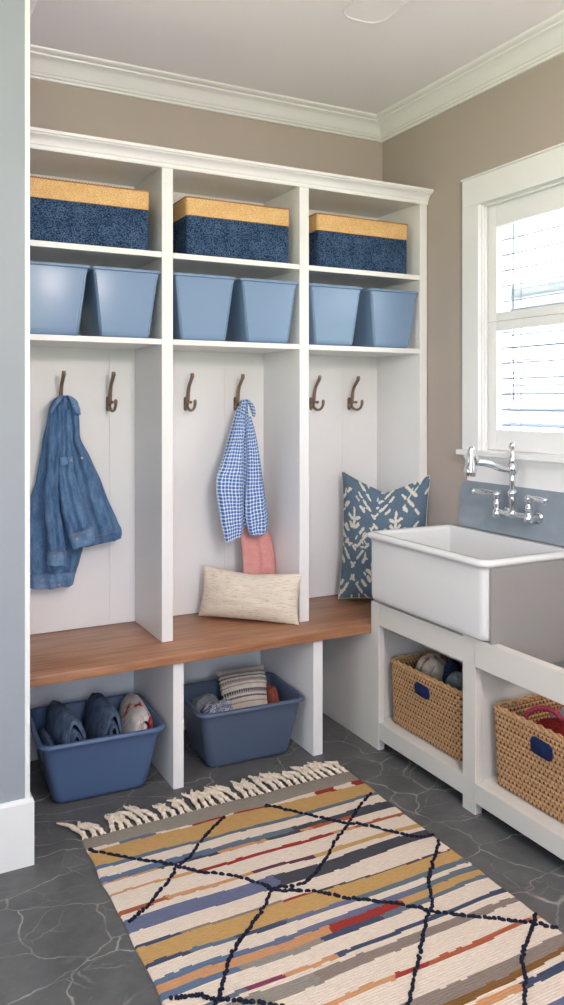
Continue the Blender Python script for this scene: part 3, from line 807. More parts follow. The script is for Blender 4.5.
M['blue_linen'] = plain('blue_grey_linen', (96, 116, 134), 0.9, 0.15, var=0.12, nscale=120, bump=0.5, bscale=500)
M['print'] = plain('ivory_print', (216, 212, 200), 0.9, 0.15, var=0.06, nscale=120, bump=0.4, bscale=500)
pillow('patterned_pillow', (2.156, 3.086, .520), .418, .60, .155, 226, 4, [M['blue_linen'], M['print']], 'tall blue pillow with ivory brush-stroke print on the bench beside the sink', 'pillow',
       n=150, roll=-1, dip=.24, pinch=.075, pat=blue_pat, piping=M['print'], group='pillows on the bench')
pillow('lumbar_pillow', (1.468, 3.096, .517), .45, .215, .12, 228, 10, M['cream_pillow'], 'cream slub-weave lumbar pillow lying against the middle divider on the bench', 'pillow',
       n=60, dip=.16, pinch=.05, roll=-1.5, group='pillows on the bench', seed=4)

# ------------------------------------------------------------------ plastic tubs
def tub(name, c, hx, hy, H, tx, ty, m, label, group, rot=0, rim=.014, lip=.016, r=.035, panel=False, parent=None):
    """c = centre of the base; hx,hy half size at the rim; tx,ty = how much narrower the base is per side"""
    t = thing(name, label, 'storage bin', c, group)
    cx, cy, z = c
    bx_, by_ = hx - tx - rim, hy - ty - rim
    tx_, ty_ = hx - rim, hy - rim
    def at(f, e=0): return (bx_ + (tx_ - bx_) * f + e, by_ + (ty_ - by_) * f + e, r + e, z + H * f)
    spec = [(bx_ - .02, by_ - .02, r * .6, z + .001), (bx_ - .006, by_ - .006, r, z + .003), (bx_, by_, r, z + .010)]
    spec += [at(f) for f in (.1, .3, .5, .7, .88)]
    q = at(1)
    spec += [(q[0], q[1], r, z + H - lip), (q[0] + rim * .6, q[1] + rim * .6, r + rim * .6, z + H - lip + .0005), (q[0] + rim, q[1] + rim, r + rim, z + H - lip + .003), (q[0] + rim, q[1] + rim, r + rim, z + H - .005), (q[0] + rim * .7, q[1] + rim * .7, r + rim * .7, z + H - .001), (q[0] + rim * .2, q[1] + rim * .2, r, z + H), (q[0] - .002, q[1] - .002, r, z + H - .002), (q[0] - .004, q[1] - .004, r, z + H - .008)]
    spec += [(at(f, -.004)) for f in (.8, .5, .2)]
    spec += [(bx_ - .006, by_ - .006, r, z + .014), (bx_ - .03, by_ - .03, r * .5, z + .006)]
    L = rloops(cx, cy, spec, 8)
    if rot:
        a = math.radians(rot); ca, sa_ = math.cos(a), math.sin(a)
        L = [[(cx + (p[0] - cx) * ca - (p[1] - cy) * sa_, cy + (p[0] - cx) * sa_ + (p[1] - cy) * ca, p[2]) for p in lp] for lp in L]
    nb = 13
    bm = bmesh.new(); loft(bm, L)
    obj('body', bm, m, t, 50)
    if panel:
        # raised rib down each front corner, following the taper
        for s in (-1, 1):
            bm = bmesh.new()
            w = .0035
            A = []
            for f in (.05, .9):
                X = bx_ + (tx_ - bx_) * f; Y = by_ + (ty_ - by_) * f; Z = z + H * f
                A.append([(cx + s * (X - r * .75) - w, cy - Y + .001, Z), (cx + s * (X - r * .75) + w, cy - Y + .001, Z), (cx + s * (X - r * .75) + w * .4, cy - Y - .0022, Z), (cx + s * (X - r * .75) - w * .4, cy - Y - .0022, Z)])
            loft(bm, A); obj('rib', bm, m, t, 50)
    return t

tub('storage_tub', (.794, 3.052, 0), .232, .204, .240, .048, .045, M['tub_dark'], 'bright slate-blue plastic tub of denim on the floor under the left end of the bench', 'tubs under the bench', rot=-3)
tub('storage_tub', (1.398, 3.043, 0), .235, .186, .240, .045, .04, M['tub_grey'], 'grey-blue plastic tub with a banded cushion on the floor under the bench middle', 'tubs under the bench', rot=-3)
SL = ['light blue tub at the left end of the shelf row, cut by the wall', 'light blue tub, right one of the two in the left bay', 'light blue tub, left one of the two in the middle bay',
      'light blue tub, right one of the two in the middle bay', 'light blue tub with a bright reflection, left one in the right bay', 'light blue tub at the far right of the shelf, by the window wall']
first = tub('shelf_tub', (.627, 3.136, 1.697), .1378, .163, .264, .032, .018, M['tub_light'], SL[0], 'light blue tubs on the shelf', rim=.009, lip=.013, r=.011, panel=True)
for x, lb in zip((.903, 1.2275, 1.5175, 1.843, 2.152), SL[1:]):
    dup(first, (x, 3.136, 1.697), lb)

# ------------------------------------------------------------------ navy and natural boxes on the top shelf
def cord_box(x0, x1, label):
    H = .238; z = 2.0375; y0, y1 = 3.015, 3.29
    t = thing('woven_box', label, 'basket', ((x0 + x1) / 2, (y0 + y1) / 2, z), 'two-tone woven boxes on the top shelf')
    cx, cy, hx, hy, r = (x0 + x1) / 2, (y0 + y1) / 2, (x1 - x0) / 2, (y1 - y0) / 2, .012
    def ripple(L, amp):
        out = []
        for lp in L:
            out.append([(p[0] + noise.noise(Vector((p[0] * 90, p[2] * 90, 1))) * amp, p[1] + noise.noise(Vector((p[0] * 90, p[2] * 90, 6))) * amp, p[2]) for p in lp])
        return out
    bm = bmesh.new(); ls = [(hx - .004, hy - .004, r, z + .001)] + [(hx - .002 + .0018 * abs(math.sin(i * PI / 2)), hy - .002 + .0018 * abs(math.sin(i * PI / 2)), r, z + .006 + (.157 / 26) * i) for i in range(27)]
    loft(bm, rloops(cx, cy, ls, 4)); obj('body', bm, M['navy_weave'], t, 60)
    bm = bmesh.new(); z2 = z + .1635
    ls = [(hx - .003, hy - .003, r, z2), (hx + .001, hy + .001, r, z2 + .001)] + [(hx + .0015 * abs(math.sin(i * PI / 2)), hy + .0015 * abs(math.sin(i * PI / 2)), r, z2 + .003 + (.068 / 12) * i) for i in range(13)] + [(hx - .004, hy - .004, r, z + H)]
    loft(bm, rloops(cx, cy, ls, 4)); obj('upper_band', bm, M['tan_weave'], t, 60)
    bm = bmesh.new(); pts = [(cx + p[0], cy + p[1], z + H - .002) for p in rrect(hx + .001, hy + .001, .012, 3)]; pts.append(pts[0])
    P = []
    for a, b in zip(pts, pts[1:]):
        A, B = Vector(a), Vector(b); m_ = max(1, int((B - A).length / .012))
        for k in range(m_): P.append(A.lerp(B, k / m_))
    for a, b in zip(P, P[1:] + P[:1]):
        tube(bm, [a + Vector((0, 0, -.002)), (a + b) / 2 + Vector((0, 0, .002)), b + Vector((0, 0, -.002))], [.002, .0032, .002], 6, 3)
    obj('braided_edge', bm, M['stitch'], t, 60)
cord_box(.515, 1.003, 'navy woven box with a natural upper band on the top left shelf')
cord_box(1.158, 1.628, 'navy woven box with a natural upper band on the top middle shelf')
cord_box(1.765, 2.252, 'navy woven box with a natural upper band on the top right shelf')

# ------------------------------------------------------------------ seagrass baskets
def seagrass(x0, x1, y0, y1, z, H, flare, label, patch):
    t = thing('seagrass_basket', label, 'basket', ((x0 + x1) / 2, (y0 + y1) / 2, z), 'seagrass baskets in the sink cabinet')
    cx, cy = (x0 + x1) / 2, (y0 + y1) / 2
    hx, hy = (x1 - x0) / 2, (y1 - y0) / 2
    per = rrect(hx, hy, .02, 6)
    # resample the perimeter every 3 mm
    cl = [Vector((p[0], p[1], 0)) for p in per] + [Vector((per[0][0], per[0][1], 0))]
    tot = sum((b - a).length for a, b in zip(cl, cl[1:]))
    cells = int(round(tot / .0175 / 2)) * 2
    sub = 5; N = cells * sub
    ring = []
    acc = 0; k = 0
    ds = [0]
    for a, b in zip(cl, cl[1:]): ds.append(ds[-1] + (b - a).length)
    for i in range(N):
        d = tot * i / N
        while ds[k + 1] < d: k += 1
        f = (d - ds[k]) / max(1e-9, ds[k + 1] - ds[k])
        ring.append(cl[k].lerp(cl[k + 1], f))
    nor = []
    for i in range(N):
        tg = (ring[(i + 1) % N] - ring[i - 1]).normalized(); nor.append(Vector((tg.y, -tg.x, 0)))
    rows = int(H / .0145); sv = 5; MV = rows * sv
    bm = bmesh.new()
    def wall(sign, off):
        R = []
        for j in range(MV + 1):
            zz = z + .003 + (H - .006) * j / MV
            fl = flare * (j / MV - .3)
            rr = (j % sv) / sv; rowi = j // sv
            rv = abs(math.sin(PI * rr)) ** .6
            rw = []
            for i in range(N):
                ph = (i / sub + .5 * (rowi % 2)) % 1
                cu = abs(math.sin(PI * ph)) ** .5
                d = .0052 * rv * (.35 + .65 * cu) + noise.noise(Vector((i * .3, j * .4, sign))) * .0008
                p = ring[i] + nor[i] * (sign * d - off + fl)
                rw.append(bm.verts.new((cx + p.x, cy + p.y, zz)))
            R.append(rw)
        for j in range(MV):
            rowi = j // sv; rr = ((j % sv) + .5) / sv
            for i in range(N):
                q = (R[j][i], R[j][(i + 1) % N], R[j + 1][(i + 1) % N], R[j + 1][i])
                f = bm.faces.new(q if sign > 0 else q[::-1])
                ph = ((i + .5) / sub + .5 * (rowi % 2)) % 1
                if (ph < .16 or ph > .84 ) and .15 < rr < .85 : f.material_index = 1
                if (j % sv) == 0 and (i // sub) % 2 == rowi % 2 and .2 < ph < .9: f.material_index = 1
        return R
    A = wall(1, 0); B = wall(-1, .009)
    for i in range(N):
        bm.faces.new((A[-1][i], A[-1][(i + 1) % N], B[-1][(i + 1) % N], B[-1][i]))
    bm.faces.new([v for v in A[0]][::-1]); bm.faces.new([v for v in B[0]])
    obj('body', bm, [M['straw'], M['straw_dark']], t, 70)
    bm = bmesh.new()
    zz = z + H
    o_ = flare * .7 - .004
    for k, (dz, dr, ph0) in enumerate(((0, 0, 0), (.0, -.006, 2), (-.005, .003, 4))):
        pts = []
        for i in range(0, N, 2):
            p = ring[i] + nor[i] * (o_ + dr + .003 * math.sin(i * .55 + ph0)); pts.append((cx + p.x, cy + p.y, zz + dz + .0025 * math.cos(i * .55 + ph0)))
        pts.append(pts[0])
        tube(bm, pts, .0045, 7, len(pts) * 2, cap=False)
    obj('rolled_rim', bm, M['straw'], t, 70)
    # navy patch over the hand hold
    py, pz, pw, ph_ = patch
    bm = bmesh.new()
    fx = x0 - .0075 - flare * ((pz - z) / H - .3)
    Ls = []
    for d, e in ((0.004, 0), (-.001, 0), (-.003, .002)):
        Ls.append([(fx + d, py + p[0] , pz + p[1] + p[0] * .05) for p in rrect(pw - e, ph_ - e, .018 - e, 6)])
    loft(bm, Ls)
    obj('handle_patch', bm, M['navy_patch'], t, 60)
    return t
seagrass(1.962, 2.262, 2.305, 2.735, .1155, .262, .012, 'seagrass basket in the left cabinet bay, under the sink', (2.520, .318, .044, .024))
seagrass(1.962, 2.262, 1.662, 2.122, .1155, .275, .012, 'seagrass basket in the right cabinet bay, cut by the picture edge', (1.898, .328, .046, .027))

# ------------------------------------------------------------------ contents
def lump(name, c, r, m, label, cat, rot=(0, 0, 0), pw=2.6, ridge=0, rdir=0, seed=0, amp=.12, group=None, kids=()):
    n1, n2 = 56, 36
    E = Matrix.Rotation(math.radians(rot[2]), 3, 'Z') @ Matrix.Rotation(math.radians(rot[1]), 3, 'Y') @ Matrix.Rotation(math.radians(rot[0]), 3, 'X')
    bm = bmesh.new(); uvl = bm.loops.layers.uv.new('UVMap'); uvd = {}
    def se(v, p): return math.copysign(abs(v) ** (2 / p), v)
    rings = []
    for j in range(1, n2):
        ph = -PI / 2 + PI * j / n2
        rg = []
        for i in range(n1):
            th = 2 * PI * i / n1
            d = Vector((se(math.cos(ph), pw) * se(math.cos(th), pw), se(math.cos(ph), pw) * se(math.sin(th), pw), se(math.sin(ph), pw)))
            k = 1 + amp * noise.noise(d * 1.7 + Vector((seed, seed, 0))) + amp * .5 * noise.noise(d * 4.5 + Vector((seed, 3, seed)))
            if ridge: k += .035 * math.sin(ridge * math.atan2(d.z + .6, d.x if rdir == 0 else d.y) + 2 * noise.noise(d * 2))
            p = E @ Vector((d.x * r[0] * k, d.y * r[1] * k, d.z * r[2] * k)) + Vector(c)
            v = bm.verts.new(p); uvd[v] = (d.x * .5 + .5, d.y * .5 + .5 + d.z * .2); rg.append(v)
        rings.append(rg)
    for a, b in zip(rings, rings[1:]):
        for i in range(n1): bm.faces.new((a[i], a[(i + 1) % n1], b[(i + 1) % n1], b[i]))
    bm.faces.new(rings[0][::-1]); bm.faces.new(rings[-1])
    for f in bm.faces:
        for lp in f.loops: lp[uvl].uv = uvd[lp.vert]
    o = obj(name, bm, m, None, 80)
    return tag(o, label, cat, group)

G1 = 'clothes in the left tub'
def folded(name, c, w, l, hgt, m, label, cat, rot, seed, group, lean=0):
    '''garment folded over on itself: nested arched layers standing on edge'''
    bm = bmesh.new(); E = Matrix.Rotation(math.radians(rot), 3, 'Z') @ Matrix.Rotation(math.radians(lean), 3, 'Y')
    uvl = bm.loops.layers.uv.new('UVMap'); uvd = {}
    for k in range(3):
        w0, h0 = w * (1 - .30 * k), hgt * (1 - .17 * k); th = w * .28
        rows = []
        ny = 18; na = 22
        for j in range(ny + 1):
            f = j / ny; e = math.sin(PI * min(1, max(0, f * .94 + .03))) ** .13
            y = -l + 2 * l * f - (.010 * k if f < .5 else -.010 * k)
            ring = []
            for side in (0, 1):
                for q in (range(na + 1) if side == 0 else range(na, -1, -1)):
                    a = PI * q / na; ww, hh = (w0, h0) if side == 0 else (w0 - th, h0 - th)
                    x = -math.cos(a) * ww * e; z = math.sin(a) ** .5 * hh * (.80 + .20 * e)
                    d = Vector((x * 22, y * 14, z * 20 + seed + k))
                    nn = noise.noise(d) * .010 + noise.noise(d * 2.6) * .006
                    p = E @ Vector((x + nn * math.cos(a), y, z + nn)) + Vector(c)
                    vv = bm.verts.new(p); uvd[vv] = (a / PI, f); ring.append(vv)
            rows.append(ring)
        for a_, b_ in zip(rows, rows[1:]):
            for i in range(len(a_)): bm.faces.new((a_[i], a_[(i + 1) % len(a_)], b_[(i + 1) % len(b_)], b_[i]))
        bm.faces.new(rows[0][::-1]); bm.faces.new(rows[-1])
    for f in bm.faces:
        for lp in f.loops: lp[uvl].uv = uvd[lp.vert]
    return tag(obj(name, bm, m, None, 70), label, cat, group)
folded('folded_jeans', (.705, 3.055, .050), .056, .125, .250, M['denim_dark'], 'dark folded denim, left one of the two in the left floor tub', 'jeans', 6, 1, G1, -7)
folded('folded_jeans', (.818, 3.070, .050), .050, .125, .248, M['denim_dark'], 'dark folded denim beside the printed cloth in the left floor tub', 'jeans', 3, 6, G1, 5)
folded('printed_cloth', (.925, 3.060, .06), .054, .135, .215, M['print_cloth'], 'crumpled white cloth with red print in the left floor tub', 'cloth', -4, 9, G1, 14)
lump('dark_cloth', (.628, 3.10, .13), (.024, .10, .07), M['denim_dark'], 'flat dark cloth at the left side of the floor tub', 'cloth', (0, 0, 4), 2.6, 0, 0, 2, .1, G1)
# bin 2
t = pillow('banded_cushion', (1.452, 3.050, .130), .215, .205, .11, 258, 38, M['striped'], 'cream cushion with navy and grey bands in the right floor tub', 'cushion', n=50, pinch=.03, roll=3, group='things in the right tub')
lump('flecked_cloth', (1.272, 2.985, .165), (.060, .060, .080), M['bluewhite'], 'blue and white flecked cloth beside the banded cushion in the tub', 'cloth', (20, 25, 30), 2.2, 3, 0, 12, .2, 'things in the right tub')
lump('grey_cloth', (1.272, 3.112, .145), (.06, .05, .085), M['grey_knit'], 'grey cloth behind the flecked cloth in the right tub', 'cloth', (0, 10, 0), 2.4, 3, 0, 14, .15, 'things in the right tub')
lump('terracotta_cloth', (1.556, 3.055, .150), (.024, .07, .085), M['terra_cloth'], 'terracotta cloth at the right side of the banded cushion', 'cloth', (0, 0, 0), 2.3, 0, 0, 17, .15, 'things in the right tub')
# basket 1
G3 = 'clothes in the left basket'
lump('canvas_cap', (2.075, 2.615, .345), (.062, .062, .075), M['white_rust'], 'white and rust canvas cap at the left of the near basket', 'cap', (0, 20, 30), 2.1, 3, 0, 21, .12, G3)
lump('navy_cloth', (2.115, 2.535, .330), (.045, .026, .085), M['navy_cloth'], 'dark navy cloth squeezed beside the canvas cap', 'cloth', (0, 0, 10), 2.4, 0, 0, 22, .12, G3)
lump('knitted_hat', (2.075, 2.455, .315), (.052, .048, .075), M['grey_knit'], 'grey knitted hat between navy and brown cloth in the basket', 'hat', (0, 10, 0), 2.3, 4, 0, 23, .1, G3)
lump('brown_cloth', (2.090, 2.365, .305), (.09, .040, .055), M['brown_cloth'], 'brown wool cloth at the right of the left basket', 'cloth', (0, 0, 0), 2.2, 0, 0, 24, .15, G3)
# basket 2
G4 = 'clothes in the right basket'
lump('red_cloth', (2.050, 1.930, .325), (.070, .078, .060), M['red_cloth'], 'dark red fleece in the right basket', 'cloth', (0, 0, 20), 2.3, 3, 0, 31, .15, G4)
lump('grey_sock_bundle', (2.150, 1.985, .330), (.055, .05, .055), M['grey_knit'], 'grey knitted bundle behind the red fleece', 'cloth', (0, 0, 0), 2.3, 3, 0, 33, .15, G4)
bm = bmesh.new(); tube(bm, [(2.00, 2.030, .330), (2.02, 2.036, .375), (2.06, 2.02, .398), (2.085, 1.975, .400), (2.08, 1.93, .385)], [.009, .010, .010, .010, .008], 10, 30)
tag(obj('rose_strap', bm, M['pink_strap'], None), 'rose webbing strap looping over the red fleece', 'strap', G4)

# ------------------------------------------------------------------ rug
RX0, RX1, RY0, RY1 = .645, 1.690, .90, 2.645
rg = thing('striped_rug', 'flat-woven striped rug with dark diamond lines and a knotted fringe', 'rug', (1.17, 1.77, 0))
# each boundary: the y of the stripe's far edge at the left, middle and right of the rug
Bd = [(2.70, 2.70, 2.70), (2.575, 2.556, 2.564), (2.555, 2.548, 2.530), (2.470, 2.450, 2.450), (2.451, 2.432, 2.430), (2.405, 2.385, 2.380), (2.376, 2.358, 2.359), (2.367, 2.342, 2.336),
      (2.313, 2.296, 2.294), (2.303, 2.280, 2.276), (2.223, 2.215, 2.206), (2.202, 2.200, 2.181), (2.174, 2.164, 2.160), (2.118, 2.101, 2.116), (2.060, 2.040, 2.026), (2.049, 2.032, 2.020), (1.983, 1.963, 1.965),
      (1.967, 1.944, 1.943), (1.913, 1.909, 1.928), (1.890, 1.889, 1.903), (1.862, 1.858, 1.873), (1.839, 1.835, 1.858), (1.784, 1.786, 1.795), (1.768, 1.772, 1.777), (1.758, 1.756, 1.749), (1.700, 1.721, 1.725),
      (1.650, 1.651, 1.655), (1.630, 1.632, 1.637), (1.560, 1.560, 1.558), (1.512, 1.514, 1.522), (1.486, 1.487, 1.509), (1.481, 1.482, 1.489), (1.458, 1.461, 1.466),
      (1.40, 1.41, 1.40), (1.36, 1.37, 1.37), (1.30, 1.31, 1.30), (1.285, 1.29, 1.285), (1.22, 1.23, 1.23), (1.15, 1.15, 1.16), (1.12, 1.12, 1.13), (1.05, 1.06, 1.05), (1.02, 1.03, 1.03), (.96, .96, .96), (.8, .8, .8)]
Kd = [[(0, 'grey')],
      [(0, 'cream'), (.10, 'violet'), (.22, 'cream'), (.34, 'red'), (.46, 'cream'), (.49, 'red'), (.62, 'cream'), (.80, 'red'), (.88, 'cream'), (.955, 'red')],
      [(0, 'ochre')], [(0, 'blue'), (.25, 'slate')], [(0, 'cream')], [(0, 'blue'), (.33, 'slate'), (.62, 'charcoal')], [(0, 'orange'), (.17, 'charcoal'), (.36, 'orange'), (.52, 'charcoal'), (.64, 'orange'), (.68, 'rust'), (.84, 'charcoal')],
      [(0, 'cream')], [(0, 'orange'), (.27, 'red'), (.72, 'orange'), (.80, 'rust')], [(0, 'cream')], [(0, 'rust'), (.14, 'orange'), (.40, 'plum'), (.60, 'ochre')], [(0, 'cream')],
      [(0, 'violet'), (.45, 'charcoal')], [(0, 'cream')], [(0, 'navy'), (.12, 'taupe'), (.42, 'red'), (.52, 'charcoal')], [(0, 'ochre')], [(0, 'navy'), (.12, 'blue'), (.24, 'navy'), (.38, 'violet'), (.6, 'slate')],
      [(0, 'cream')], [(0, 'blue'), (.30, 'violet'), (.75, 'slate')], [(0, 'orange'), (.47, 'red'), (.70, 'ochre')], [(0, 'blue'), (.2, 'grey'), (.43, 'navy'), (.62, 'slate')],
      [(0, 'cream')], [(0, 'slate'), (.19, 'magenta'), (.29, 'orange'), (.44, 'navy')], [(0, 'cream')], [(0, 'grey'), (.35, 'taupe')], [(0, 'cream')],
      [(0, 'slate'), (.2, 'orange'), (.52, 'red'), (.62, 'rust'), (.96, 'orange')], [(0, 'cream')], [(0, 'taupe')], [(0, 'brown')], [(0, 'cream')], [(0, 'violet'), (.4, 'orange'), (.77, 'navy')], [(0, 'cream')],
      [(0, 'slate'), (.5, 'violet')], [(0, 'cream')], [(0, 'orange'), (.4, 'red'), (.7, 'ochre')], [(0, 'cream')], [(0, 'ochre')], [(0, 'navy')], [(0, 'cream')], [(0, 'rust')], [(0, 'cream')], [(0, 'grey')]]
NX, NY = 209, 349
def ywarp(u, x, y):
    return noise.noise(Vector((x * 4.3, y * 6, 3))) * .008 + noise.noise(Vector((x * 22, y * 40, 9))) * .0035
def stripe(x, y):
    u = (x - RX0) / (RX1 - RX0)
    yy = y + ywarp(u, x, y)
    for i in range(1, len(Bd)):
        l, m_, r_ = Bd[i]
        b = l + (m_ - l) * u * 2 if u < .5 else m_ + (r_ - m_) * (u - .5) * 2
        if yy > b:
            ks = Kd[i - 1]; c = ks[0][1]
            uj = u + noise.noise(Vector((i * 3.1, y * 90, 0))) * .012
            for s_, n_ in ks:
                if uj >= s_: c = n_
            return YK.index(c)
    return YK.index('grey')
bm = bmesh.new(); V = []
def rug_z(x, y): return .009 + .0016 * noise.noise(Vector((x * 5, y * 5, 1))) + .0007 * noise.noise(Vector((x * 40, y * 120, 1)))
for j in range(NY + 1):
    row = []
    for i in range(NX + 1):
        x = RX0 + (RX1 - RX0) * i / NX; y = RY0 + (RY1 - RY0) * j / NY
        ex = noise.noise(Vector((i / NX * .5, y * 9, 4))) * .006; ey = noise.noise(Vector((x * 5, j / NY, 7))) * .010
        edge = .004 if i in (0, NX) or j in (0, NY) else 0
        row.append(bm.verts.new((x + ex, y + ey, rug_z(x, y) - edge)))
    V.append(row)
for j in range(NY):
    for i in range(NX):
        f = bm.faces.new((V[j][i], V[j][i + 1], V[j + 1][i + 1], V[j + 1][i]))
        f.material_index = stripe(RX0 + (RX1 - RX0) * (i + .5) / NX, RY0 + (RY1 - RY0) * (j + .5) / NY)
edge = [V[0][i] for i in range(NX + 1)] + [V[j][NX] for j in range(1, NY + 1)] + [V[NY][i] for i in range(NX - 1, -1, -1)] + [V[j][0] for j in range(NY - 1, 0, -1)]
low = [bm.verts.new((v.co.x, v.co.y, .0005)) for v in edge]
for k in range(len(edge)):
    f = bm.faces.new((edge[k], low[k], low[(k + 1) % len(low)], edge[(k + 1) % len(edge)])); f.material_index = YK.index('taupe')
bm.faces.new(low).material_index = YK.index('grey')
obj('woven_field', bm, [M['y_' + n_] for n_ in YK], rg, 70)
LN = [[(.649, 2.562), (.744, 2.457), (.843, 2.367), (.912, 2.303), (.997, 2.215), (1.061, 2.139), (1.083, 2.10), (1.184, 2.036), (1.249, 1.976), (1.312, 1.916), (1.378, 1.862), (1.445, 1.79), (1.521, 1.732), (1.587, 1.675), (1.639, 1.643), (1.683, 1.578)],
      [(1.109, 2.546), (1.078, 2.516), (.982, 2.437), (.925, 2.379), (.873, 2.337), (.815, 2.288), (.735, 2.21), (.698, 2.186), (.66, 2.16)],
      [(1.667, 2.45), (1.55, 2.371), (1.473, 2.30), (1.406, 2.256), (1.311, 2.177), (1.269, 2.138), (1.176, 2.084), (1.083, 2.103), (1.021, 2.044), (.955, 1.988), (.883, 1.929), (.831, 1.883), (.803, 1.829), (.757, 1.783), (.70, 1.72), (.66, 1.68)],
      [(1.28, 2.551), (1.338, 2.481), (1.394, 2.404), (1.467, 2.321), (1.513, 2.284), (1.577, 2.201), (1.627, 2.131), (1.682, 2.114)],
      [(1.679, 2.079), (1.577, 1.99), (1.53, 1.942), (1.493, 1.901), (1.445, 1.83), (1.41, 1.79), (1.322, 1.709), (1.256, 1.639), (1.17, 1.561), (1.08, 1.48), (.98, 1.39), (.88, 1.30), (.78, 1.21), (.66, 1.10)],
      [(1.682, 1.659), (1.623, 1.618), (1.54, 1.562), (1.493, 1.514), (1.422, 1.438), (1.33, 1.34), (1.2, 1.22), (1.08, 1.10), (.98, .98)],
      [(.66, 1.83), (.726, 1.805), (.757, 1.783), (.85, 1.71), (.95, 1.62), (1.08, 1.48), (1.2, 1.37), (1.33, 1.24), (1.45, 1.13), (1.6, 1.0)]]
random.seed(5)
for ln in LN:
    bm = bmesh.new()
    tot = sum(math.hypot(b[0] - a[0], b[1] - a[1]) for a, b in zip(ln, ln[1:]))
    C = catmull([(p[0] + random.uniform(-.006, .006), p[1] + random.uniform(-.006, .006), 0) for p in ln], int(tot / .0165))
    for a, b in zip(C, C[1:]):
        f0 = random.uniform(-.1, .1); f1 = random.uniform(.8, 1.1)
        p, q = a.lerp(b, f0), a.lerp(b, f1)
        j = Vector((random.uniform(-.005, .005), random.uniform(-.004, .004), 0))
        p = Vector((p.x, p.y, rug_z(p.x, p.y) + .001)) + j; q = Vector((q.x, q.y, rug_z(q.x, q.y) + .001)) + j * .3
        md = (p + q) / 2 + Vector((random.uniform(-.0015, .0015), random.uniform(-.0015, .0015), .0015))
        tube(bm, [p, md, q], [random.uniform(.0028, .0045), random.uniform(.0048, .0066), random.uniform(.0025, .0040)], 8, 6)
    obj('diamond_stitching', bm, M['knot'], rg, 70)
# knotted fringe
random.seed(11)
nt = 34
for k in range(nt):
    x = RX0 + .012 + (RX1 - RX0 - .024) * k / (nt - 1)
    bm = bmesh.new()
    ln = random.uniform(.075, .125) if k else .11
    lean_ = random.uniform(-.035, .02) - (.03 if k == 0 else 0)
    kx, ky = x + random.uniform(-.006, .006), RY1 + .018 + random.uniform(-.004, .006)
    tube(bm, [(x - .006, RY1 - .006, .006), (kx, ky - .004, .010), (kx, ky, .011)], [.004, .005, .006], 7, 6)
    tube(bm, [(x + .008, RY1 - .006, .006), (kx + .002, ky - .004, .010), (kx, ky, .011)], [.004, .005, .006], 7, 6)
    bmesh.ops.create_icosphere(bm, subdivisions=2, radius=.0095, matrix=Matrix.Translation((kx, ky + .004, .0095)))
    for s in range(4):
        pts = []; ph = random.uniform(0, 6); ax = random.uniform(.006, .014)
        for q in range(8):
            f = q / 7
            pts.append((kx + lean_ * f + (s - 1.5) * .008 * f + ax * math.sin(ph + f * 8) * f, ky + .004 + ln * f * (.9 + .1 * math.cos(s)), .008 + .004 * abs(math.sin(ph + f * 7)) * (1 - f)))
        tube(bm, pts, [.0048, .0058, .0050, .0062, .0052, .006, .005, .002], 7, 28)
    obj('tassel', bm, M['fringe'], rg, 70)

# ------------------------------------------------------------------ light
W = bpy.data.worlds.new('sky'); bpy.context.scene.world = W; W.use_nodes = True
nt_ = W.node_tree; bg = nt_.nodes['Background']
tcw = nt_.nodes.new('ShaderNodeTexCoord'); sepw = nt_.nodes.new('ShaderNodeSeparateXYZ'); rw = nt_.nodes.new('ShaderNodeValToRGB')
nt_.links.new(tcw.outputs['Generated'], sepw.inputs[0]); nt_.links.new(sepw.outputs['Z'], rw.inputs['Fac'])
rw.color_ramp.elements[0].position = 0.0; rw.color_ramp.elements[0].color = (0.86, 0.92, 1.0, 1)
rw.color_ramp.elements[1].position = 0.6; rw.color_ramp.elements[1].color = (0.50, 0.68, 1.0, 1)
nt_.links.new(rw.outputs['Color'], bg.inputs['Color'])
bg.inputs['Strength'].default_value = 2.2

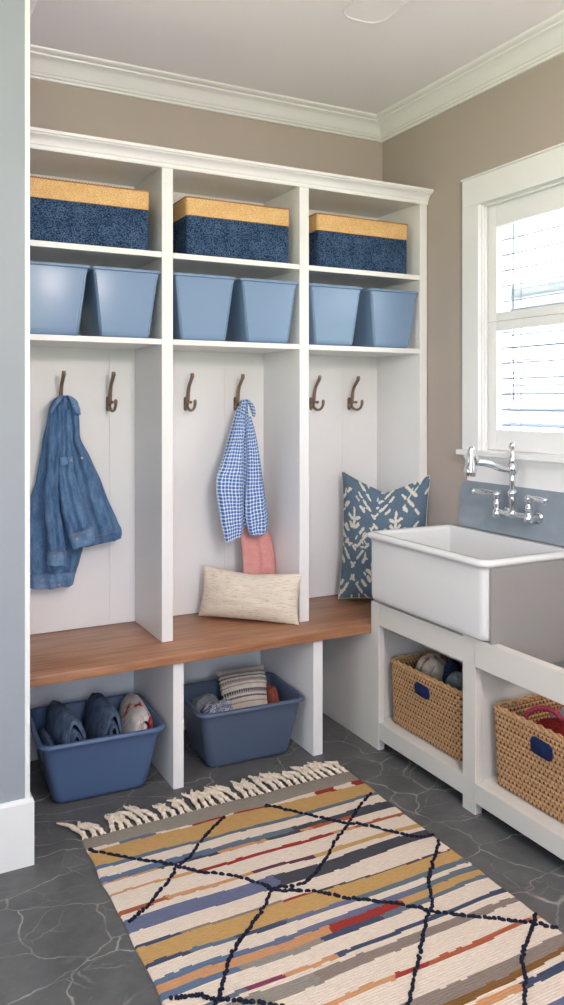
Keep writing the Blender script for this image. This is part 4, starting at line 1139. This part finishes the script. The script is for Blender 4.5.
def light(name, ty, loc, rot, **kw):
    d = bpy.data.lights.new(name, ty)
    for k, v in kw.items(): setattr(d, k, v)
    o = bpy.data.objects.new(name, d); COL.objects.link(o); o.location = loc; o.rotation_euler = rot; return o
lp_ = thing('fill_globe', 'added out-of-view glowing globe for warm fill light', 'fill light', (1.12, .50, 2.08))  # added globe out of view, warm fill for the room and ceiling
bm = bmesh.new(); bmesh.ops.create_uvsphere(bm, u_segments=32, v_segments=20, radius=.13, matrix=Matrix.Translation((1.12, .50, 2.08)))
obj('globe', bm, M['globe'], lp_)
bm = bmesh.new(); tube(bm, [(1.12, .50, 2.21), (1.12, .50, 2.65), (1.12, .50, 2.83)], .004, 8); lathe(bm, (1.12, .50, ZC), (0, 0, -1), [(.05, 0), (.05, .02), (.02, .03)], 24)
obj('fill_cord_and_canopy', bm, M['trim'], lp_)
sun = light('sun', 'SUN', (0, 0, 8), (0, 0, 0), energy=30.0, angle=math.radians(2), color=(1, .97, .96))
sun.rotation_euler = Vector((0.85, -0.22, -0.8)).to_track_quat('-Z', 'Y').to_euler()
pw_ = light('window_portal', 'AREA', (XR + .17, (WY0 + WY1) / 2, (WZ0 + WZ1) / 2), (0, math.radians(90), 0), shape='RECTANGLE', size=WZ1 - WZ0, size_y=WY1 - WY0)
pw_.data.cycles.is_portal = True
pr = light('garden_portal', 'AREA', (-.1, YR - .13, 1.625), (math.radians(90), 0, 0), shape='RECTANGLE', size=2.4, size_y=1.75)
pr.data.cycles.is_portal = True
pl_ = light('side_portal', 'AREA', (XL - .11, 1.35, 1.6), (0, math.radians(-90), 0), shape='RECTANGLE', size=1.4, size_y=1.7)
pl_.data.cycles.is_portal = True

# ------------------------------------------------------------------ camera
cam = bpy.data.cameras.new('camera'); co = bpy.data.objects.new('camera', cam); COL.objects.link(co)
co.location = (0, 0, 1.45)
co.rotation_euler = (math.radians(90), 0, -math.atan(422 / 800))
cam.sensor_fit = 'VERTICAL'; cam.sensor_height = 36; cam.lens = 800 / 1005 * 36
cam.shift_y = -100.5 / 1005
cam.clip_start = .05
sc = bpy.context.scene
sc.camera = co
sc.view_settings.view_transform = 'Standard'
sc.view_settings.look = 'None'
sc.view_settings.gamma = 1
sc.view_settings.use_curve_mapping = False
sc.view_settings.exposure = 1.4
